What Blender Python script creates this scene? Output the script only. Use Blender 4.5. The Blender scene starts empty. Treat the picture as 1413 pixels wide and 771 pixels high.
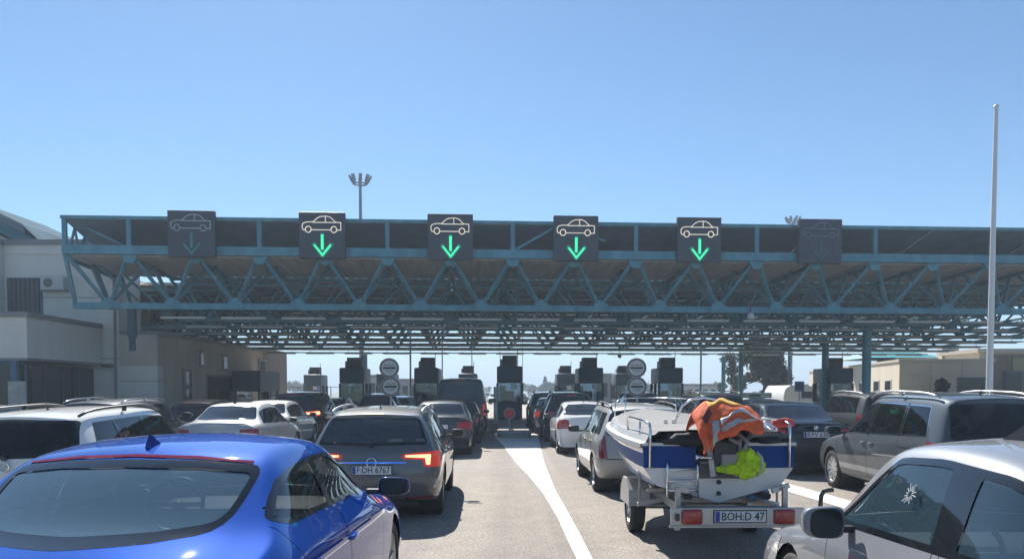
import bpy, bmesh, math, random
from mathutils import Vector, Matrix
rad = math.radians
RNG = random.Random(11)
SC = bpy.context.scene
COL = SC.collection

# ---------------------------------------------------------------- camera
EYE = 1.74
FPX, PCX, HOR = 1150.0, 706.5, 540.0
PITCH = rad(2.5)
cam_data = bpy.data.cameras.new("camera")
cam = bpy.data.objects.new("camera", cam_data)
COL.objects.link(cam)
cam.location = (0, 0, EYE)
cam.rotation_euler = (rad(90) - PITCH, 0, 0)
cam_data.sensor_width = 36.0
cam_data.lens = 36.0 * FPX / 1413.0
PPY = HOR + FPX * math.tan(PITCH)
cam_data.shift_y = (PPY - 385.5) / 1413.0
cam_data.clip_start = 0.05
cam_data.clip_end = 6000
SC.camera = cam

VPX = 690.0
LANE = math.atan((PCX - VPX) / FPX)          # the lanes head a little left of the camera axis
def ray(px, py):
    a, b = (px - PCX) / FPX, -(py - PPY) / FPX
    c, s = math.cos(PITCH), math.sin(PITCH)
    return Vector((a, c + b * s, -s + b * c))
def at_d(px, py, d):
    r = ray(px, py)
    return Vector((0, 0, EYE)) + r * (d / r.y)
def at_z(px, py, z=0.0):
    r = ray(px, py)
    return Vector((0, 0, EYE)) + r * ((z - EYE) / r.z)

# ---------------------------------------------------------------- light
SUN_DIR = Vector((-0.30, 1.08, 1.0)).normalized()     # towards the sun
SUN_EL = math.asin(SUN_DIR.z)
SUN_AZ = math.atan2(SUN_DIR.x, SUN_DIR.y)             # from +Y, clockwise positive
world = bpy.data.worlds.new("World")
SC.world = world
world.use_nodes = True
wn = world.node_tree.nodes
wl = world.node_tree.links
wn.clear()
w_out = wn.new('ShaderNodeOutputWorld')
w_bg = wn.new('ShaderNodeBackground')
w_sky = wn.new('ShaderNodeTexSky')
w_sky.sky_type = 'NISHITA'
w_sky.sun_disc = False
w_sky.sun_elevation = SUN_EL
w_sky.sun_rotation = SUN_AZ
w_sky.altitude = 100
w_sky.air_density = 0.8
w_sky.dust_density = 0.15
w_sky.ozone_density = 8.5
w_bg.inputs['Strength'].default_value = 0.069
w_tint = wn.new('ShaderNodeMix')
w_tint.data_type = 'RGBA'
w_tint.blend_type = 'MULTIPLY'
w_tint.inputs[0].default_value = 1.0
w_tint.inputs[7].default_value = (.97, 1.07, .97, 1)      # the blue of this camera leans to cyan
wl.new(w_sky.outputs[0], w_tint.inputs[6])
wl.new(w_tint.outputs[2], w_bg.inputs[0])
wl.new(w_bg.outputs[0], w_out.inputs[0])
sun_data = bpy.data.lights.new("sun", 'SUN')
sun_data.energy = 5.0
sun_data.angle = rad(0.53)
sun_data.color = (1.0, 0.95, 0.87)
sun = bpy.data.objects.new("sun", sun_data)
COL.objects.link(sun)
sun.rotation_euler = SUN_DIR.to_track_quat('Z', 'Y').to_euler()
sun.location = (0, 0, 60)
SC.view_settings.view_transform = 'Standard'
SC.view_settings.look = 'None'
SC.view_settings.exposure = 1.02
SC.view_settings.gamma = 1.0
SC.render.engine = 'CYCLES'
SC.cycles.max_bounces = 8
SC.cycles.transparent_max_bounces = 12
SC.cycles.volume_bounces = 0
SC.cycles.caustics_reflective = False
SC.cycles.caustics_refractive = False

# ---------------------------------------------------------------- materials
MATS = {}
def mat(key, color=(.5, .5, .5), rough=.6, metal=0.0, coat=0.0, noise=0.0, nscale=8.0, bump=0.0, bscale=40.0,
        emit=None, estr=0.0, lining=None, spec=0.5, color2=None, stretch=None, coat_rough=.04, ior=None):
    if key in MATS:
        return MATS[key]
    m = bpy.data.materials.new(key)
    m.use_nodes = True
    nt = m.node_tree
    b = nt.nodes['Principled BSDF']
    b.inputs['Base Color'].default_value = (*color, 1)
    b.inputs['Roughness'].default_value = rough
    b.inputs['Metallic'].default_value = metal
    b.inputs['Coat Weight'].default_value = coat
    b.inputs['Coat Roughness'].default_value = coat_rough
    b.inputs['Specular IOR Level'].default_value = spec
    if ior: b.inputs['IOR'].default_value = ior
    if emit:
        b.inputs['Emission Color'].default_value = (*emit, 1)
        b.inputs['Emission Strength'].default_value = estr
    tc = None
    if noise or bump:
        tc = nt.nodes.new('ShaderNodeTexCoord')
        vec = tc.outputs['Object']
        if stretch:
            mp = nt.nodes.new('ShaderNodeMapping')
            mp.inputs['Scale'].default_value = stretch
            nt.links.new(vec, mp.inputs['Vector'])
            vec = mp.outputs['Vector']
    if noise:
        n = nt.nodes.new('ShaderNodeTexNoise')
        n.inputs['Scale'].default_value = nscale
        n.inputs['Detail'].default_value = 6
        n.inputs['Roughness'].default_value = .62
        nt.links.new(vec, n.inputs['Vector'])
        r = nt.nodes.new('ShaderNodeValToRGB')
        r.color_ramp.elements[0].position = .3
        r.color_ramp.elements[1].position = .7
        c2 = color2 or tuple(c * (1 - noise) for c in color)
        r.color_ramp.elements[0].color = (*c2, 1)
        r.color_ramp.elements[1].color = (*(min(1, c * (1 + noise * .4)) for c in color), 1)
        nt.links.new(n.outputs['Fac'], r.inputs['Fac'])
        nt.links.new(r.outputs['Color'], b.inputs['Base Color'])
    if bump:
        n2 = nt.nodes.new('ShaderNodeTexNoise')
        n2.inputs['Scale'].default_value = bscale
        n2.inputs['Detail'].default_value = 4
        nt.links.new(vec, n2.inputs['Vector'])
        bp = nt.nodes.new('ShaderNodeBump')
        bp.inputs['Strength'].default_value = bump
        bp.inputs['Distance'].default_value = .01
        nt.links.new(n2.outputs['Fac'], bp.inputs['Height'])
        nt.links.new(bp.outputs['Normal'], b.inputs['Normal'])
    if lining:
        g = nt.nodes.new('ShaderNodeNewGeometry')
        d = nt.nodes.new('ShaderNodeBsdfDiffuse')
        d.inputs['Color'].default_value = (*lining, 1)
        mx = nt.nodes.new('ShaderNodeMixShader')
        nt.links.new(g.outputs['Backfacing'], mx.inputs[0])
        nt.links.new(b.outputs[0], mx.inputs[1])
        nt.links.new(d.outputs[0], mx.inputs[2])
        nt.links.new(mx.outputs[0], nt.nodes['Material Output'].inputs['Surface'])
    MATS[key] = m
    return m

def glass(key, tint=(.3, .34, .36), rough=.01, opacity=0.0, body=(.02, .025, .03), fr=1.5):
    if key in MATS:
        return MATS[key]
    m = bpy.data.materials.new(key)
    m.use_nodes = True
    nt = m.node_tree
    nt.nodes.clear()
    o = nt.nodes.new('ShaderNodeOutputMaterial')
    t = nt.nodes.new('ShaderNodeBsdfTransparent')
    t.inputs[0].default_value = (*tint, 1)
    g = nt.nodes.new('ShaderNodeBsdfGlossy')
    g.inputs['Roughness'].default_value = rough
    g.inputs['Color'].default_value = (1, 1, 1, 1)
    d = nt.nodes.new('ShaderNodeBsdfDiffuse')
    d.inputs[0].default_value = (*body, 1)
    f = nt.nodes.new('ShaderNodeFresnel')
    f.inputs[0].default_value = fr
    m1 = nt.nodes.new('ShaderNodeMixShader')
    m1.inputs[0].default_value = opacity
    nt.links.new(t.outputs[0], m1.inputs[1])
    nt.links.new(d.outputs[0], m1.inputs[2])
    m2 = nt.nodes.new('ShaderNodeMixShader')
    nt.links.new(f.outputs[0], m2.inputs[0])
    nt.links.new(m1.outputs[0], m2.inputs[1])
    nt.links.new(g.outputs[0], m2.inputs[2])
    nt.links.new(m2.outputs[0], o.inputs[0])
    MATS[key] = m
    return m

def paint(name, color, metal=.0, rough=.38):
    return mat('paint_' + name, color, rough + .14, metal * .7, coat=1.0, lining=(.035, .035, .04), noise=.07, nscale=3.0, ior=1.001, coat_rough=.02)

RUBBER = mat('rubber', (.018, .018, .02), .75, noise=.3, nscale=30)
TRIM = mat('black_trim', (.012, .012, .014), .35)
FRIT = mat('glass_frit', (.010, .012, .015), .05, coat=.3)
PLASTIC = mat('dark_plastic', (.03, .032, .036), .6, noise=.2)
CHROME = mat('chrome', (.75, .76, .78), .14, 1.0)
ALLOY = mat('alloy', (.5, .51, .53), .32, .9)
GLASS = glass('car_glass', (.34, .38, .40), opacity=.10, body=(.06, .07, .08))
DARKGLASS = glass('tinted_glass', (.07, .085, .10), opacity=.45, body=(.015, .018, .022))
FARGLASS = glass('far_glass', (0, 0, 0), opacity=1.0, body=(.018, .022, .03), rough=.03)
TAIL = mat('tail_red', (.28, .012, .018), .18, coat=1, noise=.35, nscale=40)
TAIL_LIT = mat('tail_red_lit', (.40, .015, .012), .3, emit=(1, .08, .04), estr=.14)
TAIL_MILD = mat('tail_red_mild', (.24, .012, .02), .3, emit=(1, .05, .06), estr=.02)
LED = mat('tail_led', (.8, .2, .1), .3, emit=(1, .30, .14), estr=1.8)
PLATE = mat('plate_white', (.72, .73, .74), .5)
PLATEBLUE = mat('plate_blue', (.02, .06, .32), .5)
INK = mat('plate_ink', (.01, .01, .012), .6)
SEAT = mat('seat_grey', (.09, .09, .10), .85, noise=.2)
SEATLIGHT = mat('seat_light', (.33, .32, .31), .85, noise=.2)
DASH = mat('dash_dark', (.03, .03, .033), .65)

# ---------------------------------------------------------------- object helpers
def link(name, me, m=None, parent=None, smooth=False):
    o = bpy.data.objects.new(name, me)
    COL.objects.link(o)
    if m is not None:
        if len(me.materials) == 0:
            me.materials.append(m)
    if parent is not None:
        o.parent = parent
    if smooth:
        for p in me.polygons:
            p.use_smooth = True
    return o
def obj(name, bm, m=None, parent=None, smooth=False, angle=None):
    me = bpy.data.meshes.new(name)
    bm.normal_update()
    bm.to_mesh(me)
    bm.free()
    o = link(name, me, m, parent, smooth or angle is not None)
    if angle is not None:
        me.set_sharp_from_angle(angle=rad(angle))
    return o
def tag(o, label=None, cat=None, group=None, kind=None):
    if label: o['label'] = label
    if cat: o['category'] = cat
    if group: o['group'] = group
    if kind: o['kind'] = kind
    return o
def thing(name, label, cat, loc=(0, 0, 0), rz=0.0, group=None):
    o = bpy.data.objects.new(name, None)
    COL.objects.link(o)
    o.location = loc
    o.rotation_euler = (0, 0, rz)
    o.empty_display_size = .2
    return tag(o, label, cat, group)
def copy_tree(o, parent=None):
    c = o.copy()
    COL.objects.link(c)
    if parent is not None:
        c.parent = parent
    for ch in list(o.children):
        copy_tree(ch, c)
    return c
def B():
    return bmesh.new()
def box(bm, x0, x1, y0, y1, z0, z1, bev=0.0):
    r = bmesh.ops.create_cube(bm, size=1.0)
    vs = r['verts']
    for v in vs:
        v.co = Vector(((x0 + x1) / 2 + v.co.x * (x1 - x0), (y0 + y1) / 2 + v.co.y * (y1 - y0), (z0 + z1) / 2 + v.co.z * (z1 - z0)))
    if bev:
        es = list({e for v in vs for e in v.link_edges})
        bmesh.ops.bevel(bm, geom=es, offset=bev, segments=2, affect='EDGES', profile=.5)
    return bm
def beam(bm, a, b, w, h=None, up=(0, 0, 1)):
    a, b = Vector(a), Vector(b)
    h = h or w
    d = (b - a).normalized()
    s = d.cross(Vector(up))
    if s.length < 1e-4:
        s = d.cross(Vector((0, 1, 0)))
    s.normalize()
    u = s.cross(d).normalized()
    vs = []
    for p in (a, b):
        for (i, j) in ((-1, -1), (1, -1), (1, 1), (-1, 1)):
            vs.append(bm.verts.new(p + s * (i * w / 2) + u * (j * h / 2)))
    for q in ((0, 1, 2, 3), (7, 6, 5, 4), (0, 4, 5, 1), (1, 5, 6, 2), (2, 6, 7, 3), (3, 7, 4, 0)):
        bm.faces.new([vs[k] for k in q])
    return bm
def tube(bm, pts, r, n=8, taper=None, cap=True):
    pts = [Vector(p) for p in pts]
    rings = []
    prev = None
    for i, p in enumerate(pts):
        d = (pts[min(i + 1, len(pts) - 1)] - pts[max(i - 1, 0)]).normalized()
        s = prev if prev is not None else (Vector((0, 0, 1)) if abs(d.z) < .9 else Vector((1, 0, 0)))
        s = (s - d * s.dot(d)).normalized()
        prev = s
        u = d.cross(s)
        rr = r if taper is None else r * taper[i]
        rings.append([bm.verts.new(p + s * (rr * math.cos(2 * math.pi * k / n)) + u * (rr * math.sin(2 * math.pi * k / n))) for k in range(n)])
    for a, b in zip(rings, rings[1:]):
        for k in range(n):
            bm.faces.new((a[k], a[(k + 1) % n], b[(k + 1) % n], b[k]))
    if cap:
        bm.faces.new(rings[0][::-1])
        bm.faces.new(rings[-1])
    return bm
def lathe(bm, prof, n=24, axis='x'):
    """prof: list of (axial, radius)"""
    rings = []
    for a, r in prof:
        ring = []
        for k in range(n):
            t = 2 * math.pi * k / n
            c, s = r * math.cos(t), r * math.sin(t)
            ring.append(bm.verts.new((a, c, s) if axis == 'x' else ((c, a, s) if axis == 'y' else (c, s, a))))
        rings.append(ring)
    for a, b in zip(rings, rings[1:]):
        for k in range(n):
            bm.faces.new((a[k], b[k], b[(k + 1) % n], a[(k + 1) % n]))
    return rings
def prism(bm, pts, a, b, axis='y'):
    """extrude a polygon: axis y -> pts are (x,z); axis x -> (y,z); axis z -> (x,y)"""
    def co(p, t):
        return {'y': (p[0], t, p[1]), 'x': (t, p[0], p[1]), 'z': (p[0], p[1], t)}[axis]
    v0 = [bm.verts.new(co(p, a)) for p in pts]
    v1 = [bm.verts.new(co(p, b)) for p in pts]
    n = len(pts)
    f = [bm.faces.new(v0), bm.faces.new(v1[::-1])]
    for k in range(n):
        f.append(bm.faces.new((v0[k], v1[k], v1[(k + 1) % n], v0[(k + 1) % n])))
    bmesh.ops.recalc_face_normals(bm, faces=f)
    return bm
def text_mesh(s, size, depth=.002, width=None):
    cu = bpy.data.curves.new('lettering', 'FONT')
    cu.body = s
    cu.size = size
    cu.extrude = depth
    cu.align_x = 'CENTER'
    cu.align_y = 'CENTER'
    cu.resolution_u = 2
    t = bpy.data.objects.new('lettering', cu)
    COL.objects.link(t)
    dg = bpy.context.evaluated_depsgraph_get()
    me = bpy.data.meshes.new_from_object(t.evaluated_get(dg))
    bpy.data.objects.remove(t)
    bpy.data.curves.remove(cu)
    if width:
        xs = [v.co.x for v in me.vertices]
        k = width / (max(xs) - min(xs))
        for v in me.vertices:
            v.co.x *= k
    return me
def lettering(s, size, m, parent, loc, rot=(rad(90), 0, 0), name='lettering', width=None):
    me = text_mesh(s, size, width=width)
    me.materials.clear()
    o = link(name, me, m, parent)
    o.location = loc
    o.rotation_euler = rot
    return o
def subsurf_mesh(bm, level):
    me = bpy.data.meshes.new('tmp')
    bm.to_mesh(me)
    o = bpy.data.objects.new('tmp', me)
    COL.objects.link(o)
    md = o.modifiers.new('s', 'SUBSURF')
    md.levels = md.render_levels = level
    dg = bpy.context.evaluated_depsgraph_get()
    me2 = bpy.data.meshes.new_from_object(o.evaluated_get(dg))
    bpy.data.objects.remove(o)
    bpy.data.meshes.remove(me)
    return me2
def blob(name, pts, m, parent, level=2):
    """rounded solid from a box cage given as bmesh builder results"""
    me = subsurf_mesh(pts, level)
    pts.free()
    me.materials.clear()
    return link(name, me, m, parent, True)
# ---------------------------------------------------------------- vehicles
FR = (-1, -.82, -.42, 0, .42, .82, 1)
def lerp(a, b, t): return a + (b - a) * t
def clamp(v, a=0.0, b=1.0): return max(a, min(b, v))
def interp(tab, y):
    if y <= tab[0][0]: return tab[0][1]
    for (a, va), (b, vb) in zip(tab, tab[1:]):
        if y <= b:
            return lerp(va, vb, (y - a) / max(1e-6, b - a))
    return tab[-1][1]

def body_mesh(sp):
    """box lattice shaped by the car's profile tables, then subdivided"""
    S = sp['stations']                       # (y, zt, wfac, wt, bow)
    N = len(S) - 1
    R = 6
    W = sp['W'] / 2
    belt, zb = sp['belt'], sp.get('zb', .22)
    ry, fy = sp['rear_y'], sp['front_y']
    rows = []
    for i, (y, zt, wf, wt, bow) in enumerate(S):
        w = W * wf
        b = interp(belt, y)
        z4 = min(b, zt - .05)
        hg = zt - z4
        g = clamp((zt - b) / .22)
        zbb = zb + (sp.get('tail_up', .06) if i == 0 else 0)
        z3 = z4 - sp.get('shoulder_h', .10)
        z1 = zbb + .10
        z2 = lerp(zbb, z3, .58)
        sh = sp.get('shoulder', .055)
        x4 = w * (1 - sh)
        z5 = lerp(z4 + .02, z4 + hg * .84, g)
        x5 = lerp(w * .87, lerp(x4, wt, .86), g)
        x6 = lerp(w * .74, wt - .07, g)
        rows.append([(w * .90, zbb), (w * .965, z1), (w, z2), (w * .985, z3), (x4, z4), (x5, z5), (x6, zt)])
    bm = bmesh.new()
    V = {}
    crown = sp.get('crown', .035)
    bw = (0, 0, 0, .15, .4, .85, 1)
    def pos(i, r, c):
        y, zt, wf, wt, bow = S[i]
        xh, z = rows[i][r]
        f = FR[c]
        yo = 0
        if i == 0:
            yo = ry[r] + bow * f * f
        elif i == N:
            yo = -fy[r] + bow * f * f
        else:
            yo = bow * f * f * bw[r]
        if r == R:
            z = z + crown * (1 - f * f)
        elif i in (0, N) and r == 5:
            z = z + crown * .6 * (1 - f * f)
        return (xh * f, y + yo, z)
    def v(i, r, c):
        k = (i, r, c)
        if k not in V:
            V[k] = bm.verts.new(pos(i, r, c))
        return V[k]
    for i in range(N):
        for r in range(R):
            bm.faces.new((v(i, r, 0), v(i, r + 1, 0), v(i + 1, r + 1, 0), v(i + 1, r, 0)))
            bm.faces.new((v(i, r, 6), v(i + 1, r, 6), v(i + 1, r + 1, 6), v(i, r + 1, 6)))
        for c in range(6):
            bm.faces.new((v(i, R, c), v(i, R, c + 1), v(i + 1, R, c + 1), v(i + 1, R, c)))
            bm.faces.new((v(i, 0, c), v(i + 1, 0, c), v(i + 1, 0, c + 1), v(i, 0, c + 1)))
    for r in range(R):
        for c in range(6):
            bm.faces.new((v(0, r, c), v(0, r, c + 1), v(0, r + 1, c + 1), v(0, r + 1, c)))
            bm.faces.new((v(N, r, c), v(N, r + 1, c), v(N, r + 1, c + 1), v(N, r, c + 1)))
    bmesh.ops.recalc_face_normals(bm, faces=bm.faces[:])
    cl = bm.edges.layers.float.new('crease_edge')
    cs, cr = sp.get('crease', .35), sp.get('roof_crease', .3)
    for i in range(N):
        for c in (0, 6):
            for r, k in ((3, cs), (6, cr)):
                e = bm.edges.get((v(i, r, c), v(i + 1, r, c)))
                if e: e[cl] = k
    for e_i in (0, N):
        for c in range(6):
            for r, k in sp.get('cap_crease', ((2, .3),)):
                e = bm.edges.get((v(e_i, r, c), v(e_i, r, c + 1)))
                if e: e[cl] = k
    me = subsurf_mesh(bm, sp.get('level', 2))
    bm.free()
    return me

def in_poly(p, poly):
    x, y = p
    ins = False
    n = len(poly)
    j = n - 1
    for i in range(n):
        xi, yi = poly[i]
        xj, yj = poly[j]
        if (yi > y) != (yj > y) and x < (xj - xi) * (y - yi) / (yj - yi) + xi:
            ins = not ins
        j = i
    return ins
def round_poly(pts, r=.04, n=3):
    out = []
    m = len(pts)
    for i in range(m):
        p = Vector(pts[i][:2])
        rr = pts[i][2] if len(pts[i]) > 2 else r
        a = Vector(pts[i - 1][:2]) - p
        b = Vector(pts[(i + 1) % m][:2]) - p
        k = min(rr, a.length * .45, b.length * .45)
        if k < 4e-3:
            out.append(tuple(p))
            continue
        a = p + a.normalized() * k
        b = p + b.normalized() * k
        for s in range(n + 1):
            t = s / n
            q = a * (1 - t) ** 2 + p * (2 * t * (1 - t)) + b * t * t
            out.append((q.x, q.y))
    return out
def area(poly):
    return sum(poly[i - 1][0] * poly[i][1] - poly[i][0] * poly[i - 1][1] for i in range(len(poly))) / 2
def whole(half):
    """left half of a pane (low edge outwards to the middle, then the top edge back out) to the whole outline"""
    k = len(half) // 2
    lo, up = half[:k], half[k:]
    mir = lambda ps: [(-p[0], *p[1:]) for p in ps[::-1] if abs(p[0]) > 1e-6]
    return lo + mir(lo) + mir(up) + up
def inset(poly, d):
    """move every edge inward by d"""
    poly = [p for i, p in enumerate(poly) if math.hypot(p[0] - poly[i - 1][0], p[1] - poly[i - 1][1]) > 2e-3]
    if area(poly) < 0:
        poly = poly[::-1]
    n = len(poly)
    L = []
    for i in range(n):
        a, b = Vector(poly[i]), Vector(poly[(i + 1) % n])
        t = (b - a)
        if t.length < 1e-6: t = Vector((1, 0))
        t.normalize()
        L.append((a + Vector((-t.y, t.x)) * d, t))
    out = []
    for i in range(n):
        (p, t), (q, u) = L[i - 1], L[i]
        cr = t.x * u.y - t.y * u.x
        if abs(cr) < .03:
            r = q
        else:
            w = q - p
            r = p + t * ((w.x * u.y - w.y * u.x) / cr)
        out.append((r.x, r.y))
    return out

class Face:
    """a polygon with its own corner normals, so that it can be split anywhere without changing the shading"""
    __slots__ = ('p', 'v', 'c', 'n', 'lo', 'hi')
    def __init__(self, v, n, p=0):
        self.v, self.n, self.p = v, n, p
        k = len(v)
        xs, ys, zs = [q[0] for q in v], [q[1] for q in v], [q[2] for q in v]
        self.c = Vector((sum(xs) / k, sum(ys) / k, sum(zs) / k))
        self.lo = (min(xs), min(ys), min(zs))
        self.hi = (max(xs), max(ys), max(zs))
def faces_of(me):
    vs = [(*v.co, *v.normal) for v in me.vertices]
    return [Face([vs[i] for i in p.vertices], p.normal.copy()) for p in me.polygons]
def split_face(f, ai, bi, px, py, nx, ny):
    d = [(q[ai] - px) * nx + (q[bi] - py) * ny for q in f.v]
    if min(d) > -1e-5 or max(d) < 1e-5:
        return (f,)
    A, Bq = [], []
    m = len(d)
    for i in range(m):
        q, r, a, b = f.v[i], f.v[(i + 1) % m], d[i], d[(i + 1) % m]
        if a >= -1e-5: A.append(q)
        if a <= 1e-5: Bq.append(q)
        if (a > 1e-5 and b < -1e-5) or (a < -1e-5 and b > 1e-5):
            t = a / (a - b)
            s = tuple(u + (w - u) * t for u, w in zip(q, r))
            A.append(s); Bq.append(s)
    return tuple(Face(x, f.n, f.p) for x in (A, Bq) if len(x) > 2)
def cut(F, poly, axis, test, pid, only=0):
    """cut the outline into the faces that pass the test; the faces inside get the part number pid"""
    ai, bi = {'x': (1, 2), 'y': (0, 2), 'z': (0, 1)}[axis]
    lo = (min(p[0] for p in poly), min(p[1] for p in poly))
    hi = (max(p[0] for p in poly), max(p[1] for p in poly))
    keep, loc = [], []
    for f in F:
        if (only is not None and f.p != only) or f.hi[ai] < lo[0] or f.lo[ai] > hi[0] or f.hi[bi] < lo[1] or f.lo[bi] > hi[1] or not test(f):
            keep.append(f)
        else:
            loc.append(f)
    n = len(poly)
    for i in range(n):
        p, q = poly[i], poly[(i + 1) % n]
        nx, ny = q[1] - p[1], p[0] - q[0]
        ln = math.hypot(nx, ny)
        if ln < 1e-6: continue
        nx /= ln; ny /= ln
        x0, x1 = min(p[0], q[0]), max(p[0], q[0])
        y0, y1 = min(p[1], q[1]), max(p[1], q[1])
        nxt = []
        for f in loc:
            if f.hi[ai] < x0 or f.lo[ai] > x1 or f.hi[bi] < y0 or f.lo[bi] > y1:
                nxt.append(f)
            else:
                nxt.extend(split_face(f, ai, bi, p[0], p[1], nx, ny))
        loc = nxt
    for f in loc:
        if in_poly((f.c[ai], f.c[bi]), poly): f.p = pid
    F[:] = keep + loc

def wheel_meshes(r, w, rr, spokes, simple=False, key=''):
    n = 20 if simple else 36
    bm = B()
    h = w / 2
    lathe(bm, [(-h * .80, rr * .99), (-h, rr + .02), (-h, (r + rr) / 2 + .01), (-h * .92, r - .02), (-h * .72, r), (0, r + .001), (h * .72, r), (h * .92, r - .02), (h, (r + rr) / 2 + .01), (h, rr + .02), (h * .80, rr * .99)], n)
    t = bpy.data.meshes.new('tyre'); bmesh.ops.recalc_face_normals(bm, faces=bm.faces[:]); bm.to_mesh(t); bm.free()
    t.materials.append(RUBBER)
    for p in t.polygons: p.use_smooth = True
    t.set_sharp_from_angle(angle=rad(38))
    bm = B()
    lathe(bm, [(h * .83, rr * 1.0), (h * .86, rr * .93), (h * .55, rr * .88), (-h * .7, rr * .86), (-h * .7, .0)], n)
    lathe(bm, [(h * .5, rr * .25), (h * .62, rr * .2), (h * .62, .0)], 14)
    bmesh.ops.recalc_face_normals(bm, faces=bm.faces[:])
    for k in range(spokes):
        for d in (-.09, .09):
            a = 2 * math.pi * k / spokes
            c1, c2 = a + d * .6, a + d * 1.25
            beam(bm, (h * .52, math.cos(c1) * rr * .14, math.sin(c1) * rr * .14), (h * .66, math.cos(c2) * rr * .93, math.sin(c2) * rr * .93), .05 * rr / .2 * .55, .024, up=(1, 0, 0))
    bmesh.ops.recalc_face_normals(bm, faces=bm.faces[:])
    m = bpy.data.meshes.new('rim'); bm.to_mesh(m); bm.free()
    m.materials.append(ALLOY)
    return t, m

def split_parts(F, info, root, shift):
    """info: pid -> (name, material, side split, inset depth, label)"""
    by = {}
    for f in F:
        if f.p in info:
            by.setdefault((f.p, 0 if not info[f.p][2] else (1 if f.c.x > 0 else -1)), []).append(f)
    out = {}
    for (p, side), fs in sorted(by.items()):
        name, m, _, depth, label = info[p]
        ids, co, no, polys = {}, [], [], []
        for f in fs:
            ix = []
            for q in f.v:
                k = (round(q[0], 4), round(q[1], 4), round(q[2], 4))
                i = ids.get(k)
                if i is None:
                    i = ids[k] = len(co)
                    nn = Vector(q[3:]).normalized()
                    co.append((q[0] - nn.x * depth, q[1] - nn.y * depth, q[2] - nn.z * depth))
                    no.append(nn)
                if i not in ix: ix.append(i)
            if len(ix) > 2: polys.append(ix)
        me = bpy.data.meshes.new(name)
        me.from_pydata(co, [], polys)
        me.polygons.foreach_set('use_smooth', [True] * len(me.polygons))
        me.update()
        me.normals_split_custom_set_from_vertices(no)
        o = link(name, me, m, root)
        o.location = (0, -shift, 0)
        if label: o['label'] = label
        out[(p, side)] = o
    return out

def seat_cage(w, d, h, back_h, tilt=.22):
    bm = B()
    box(bm, -w / 2, w / 2, -.05, d, 0, h)
    r = bmesh.ops.create_cube(bm, size=1.0)
    for v in r['verts']:
        z = h * .6 + (v.co.z + .5) * back_h
        v.co = Vector((v.co.x * w * .96, (v.co.y) * .17 - (z - h * .6) * tilt, z))
    r = bmesh.ops.create_cube(bm, size=1.0)
    for v in r['verts']:
        z = h * .6 + back_h + .03 + (v.co.z + .5) * .20
        v.co = Vector((v.co.x * .27, v.co.y * .11 - (z - h * .6) * tilt, z))
    return bm

def make_mirror(root, m, x, y, z, side, shift, sc=1.0, glass_m=None, tall=1.0):
    bm = B()
    r = bmesh.ops.create_cube(bm, size=1.0)
    for v in r['verts']:
        fx, fy, fz = v.co
        t = 1.0 if fy < 0 else .62
        v.co = Vector((side * (.135 + fx * side * .25 * (1.0 if fy < 0 else .75)) * sc, fy * .17 * sc + (.02 if fx * side > 0 else 0), fz * .165 * t * sc * tall * (1.0 if fx * side < 0 else .86)))
    bmesh.ops.subdivide_edges(bm, edges=bm.edges[:], cuts=1, use_grid_fill=True)
    me = subsurf_mesh(bm, 2); bm.free(); me.materials.clear()
    o = link('mirror', me, m, root, True)
    o.location = (x, y - shift, z)
    bm = B()
    n = 18
    ring = []
    for k in range(n):
        a = 2 * math.pi * k / n
        ca, sa = math.cos(a), math.sin(a)
        e = .62
        ring.append(bm.verts.new((side * .135 * sc + math.copysign(abs(ca) ** e, ca) * .092 * sc, -.074 * sc, math.copysign(abs(sa) ** e, sa) * .062 * sc * tall)))
    f = bm.faces.new(ring)
    if f.normal.y > 0: bmesh.ops.reverse_faces(bm, faces=[f])
    res = bmesh.ops.extrude_face_region(bm, geom=[f])
    for v in res['geom']:
        if isinstance(v, bmesh.types.BMVert): v.co.y += -.006
    g = obj('mirror_glass', bm, glass_m or MIRRORG, o)
    bm = B()
    box(bm, -.07 if side > 0 else -.03, .03 if side > 0 else .07, -.035, .035, -.06, -.025)
    g = obj('mirror_arm', bm, TRIM, o)
    return o

MIRRORG = mat('mirror_glass', (.018, .026, .03), .06, spec=.35)  # dark reflection put into the base colour instead of true mirroring
WHEELS = {}
TEXTM = {}
def plate(root, x, y, z, text, shift, width=.52, height=.11, tilt=0, blue=True, name='license_plate'):
    bm = B(); box(bm, -width / 2, width / 2, -.008, .008, -height / 2, height / 2, .003)
    o = obj(name, bm, PLATE, root)
    o.location = (x, y - shift, z)
    o.rotation_euler = (tilt, 0, 0)
    if blue:
        bm = B(); box(bm, -width / 2 + .006, -width / 2 + .05, -.011, -.006, -height / 2 + .005, height / 2 - .005)
        obj('country_band', bm, PLATEBLUE, o)
    if text:
        lettering(text, height * 1.06, INK, o, (.024 if blue else 0, -.0115, -.001), width=width * .83)
    bm = B(); box(bm, -width / 2 - .012, width / 2 + .012, .004, .014, -height / 2 - .012, height / 2 + .012)
    obj('plate_frame', bm, PLASTIC, o)
    return o

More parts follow.
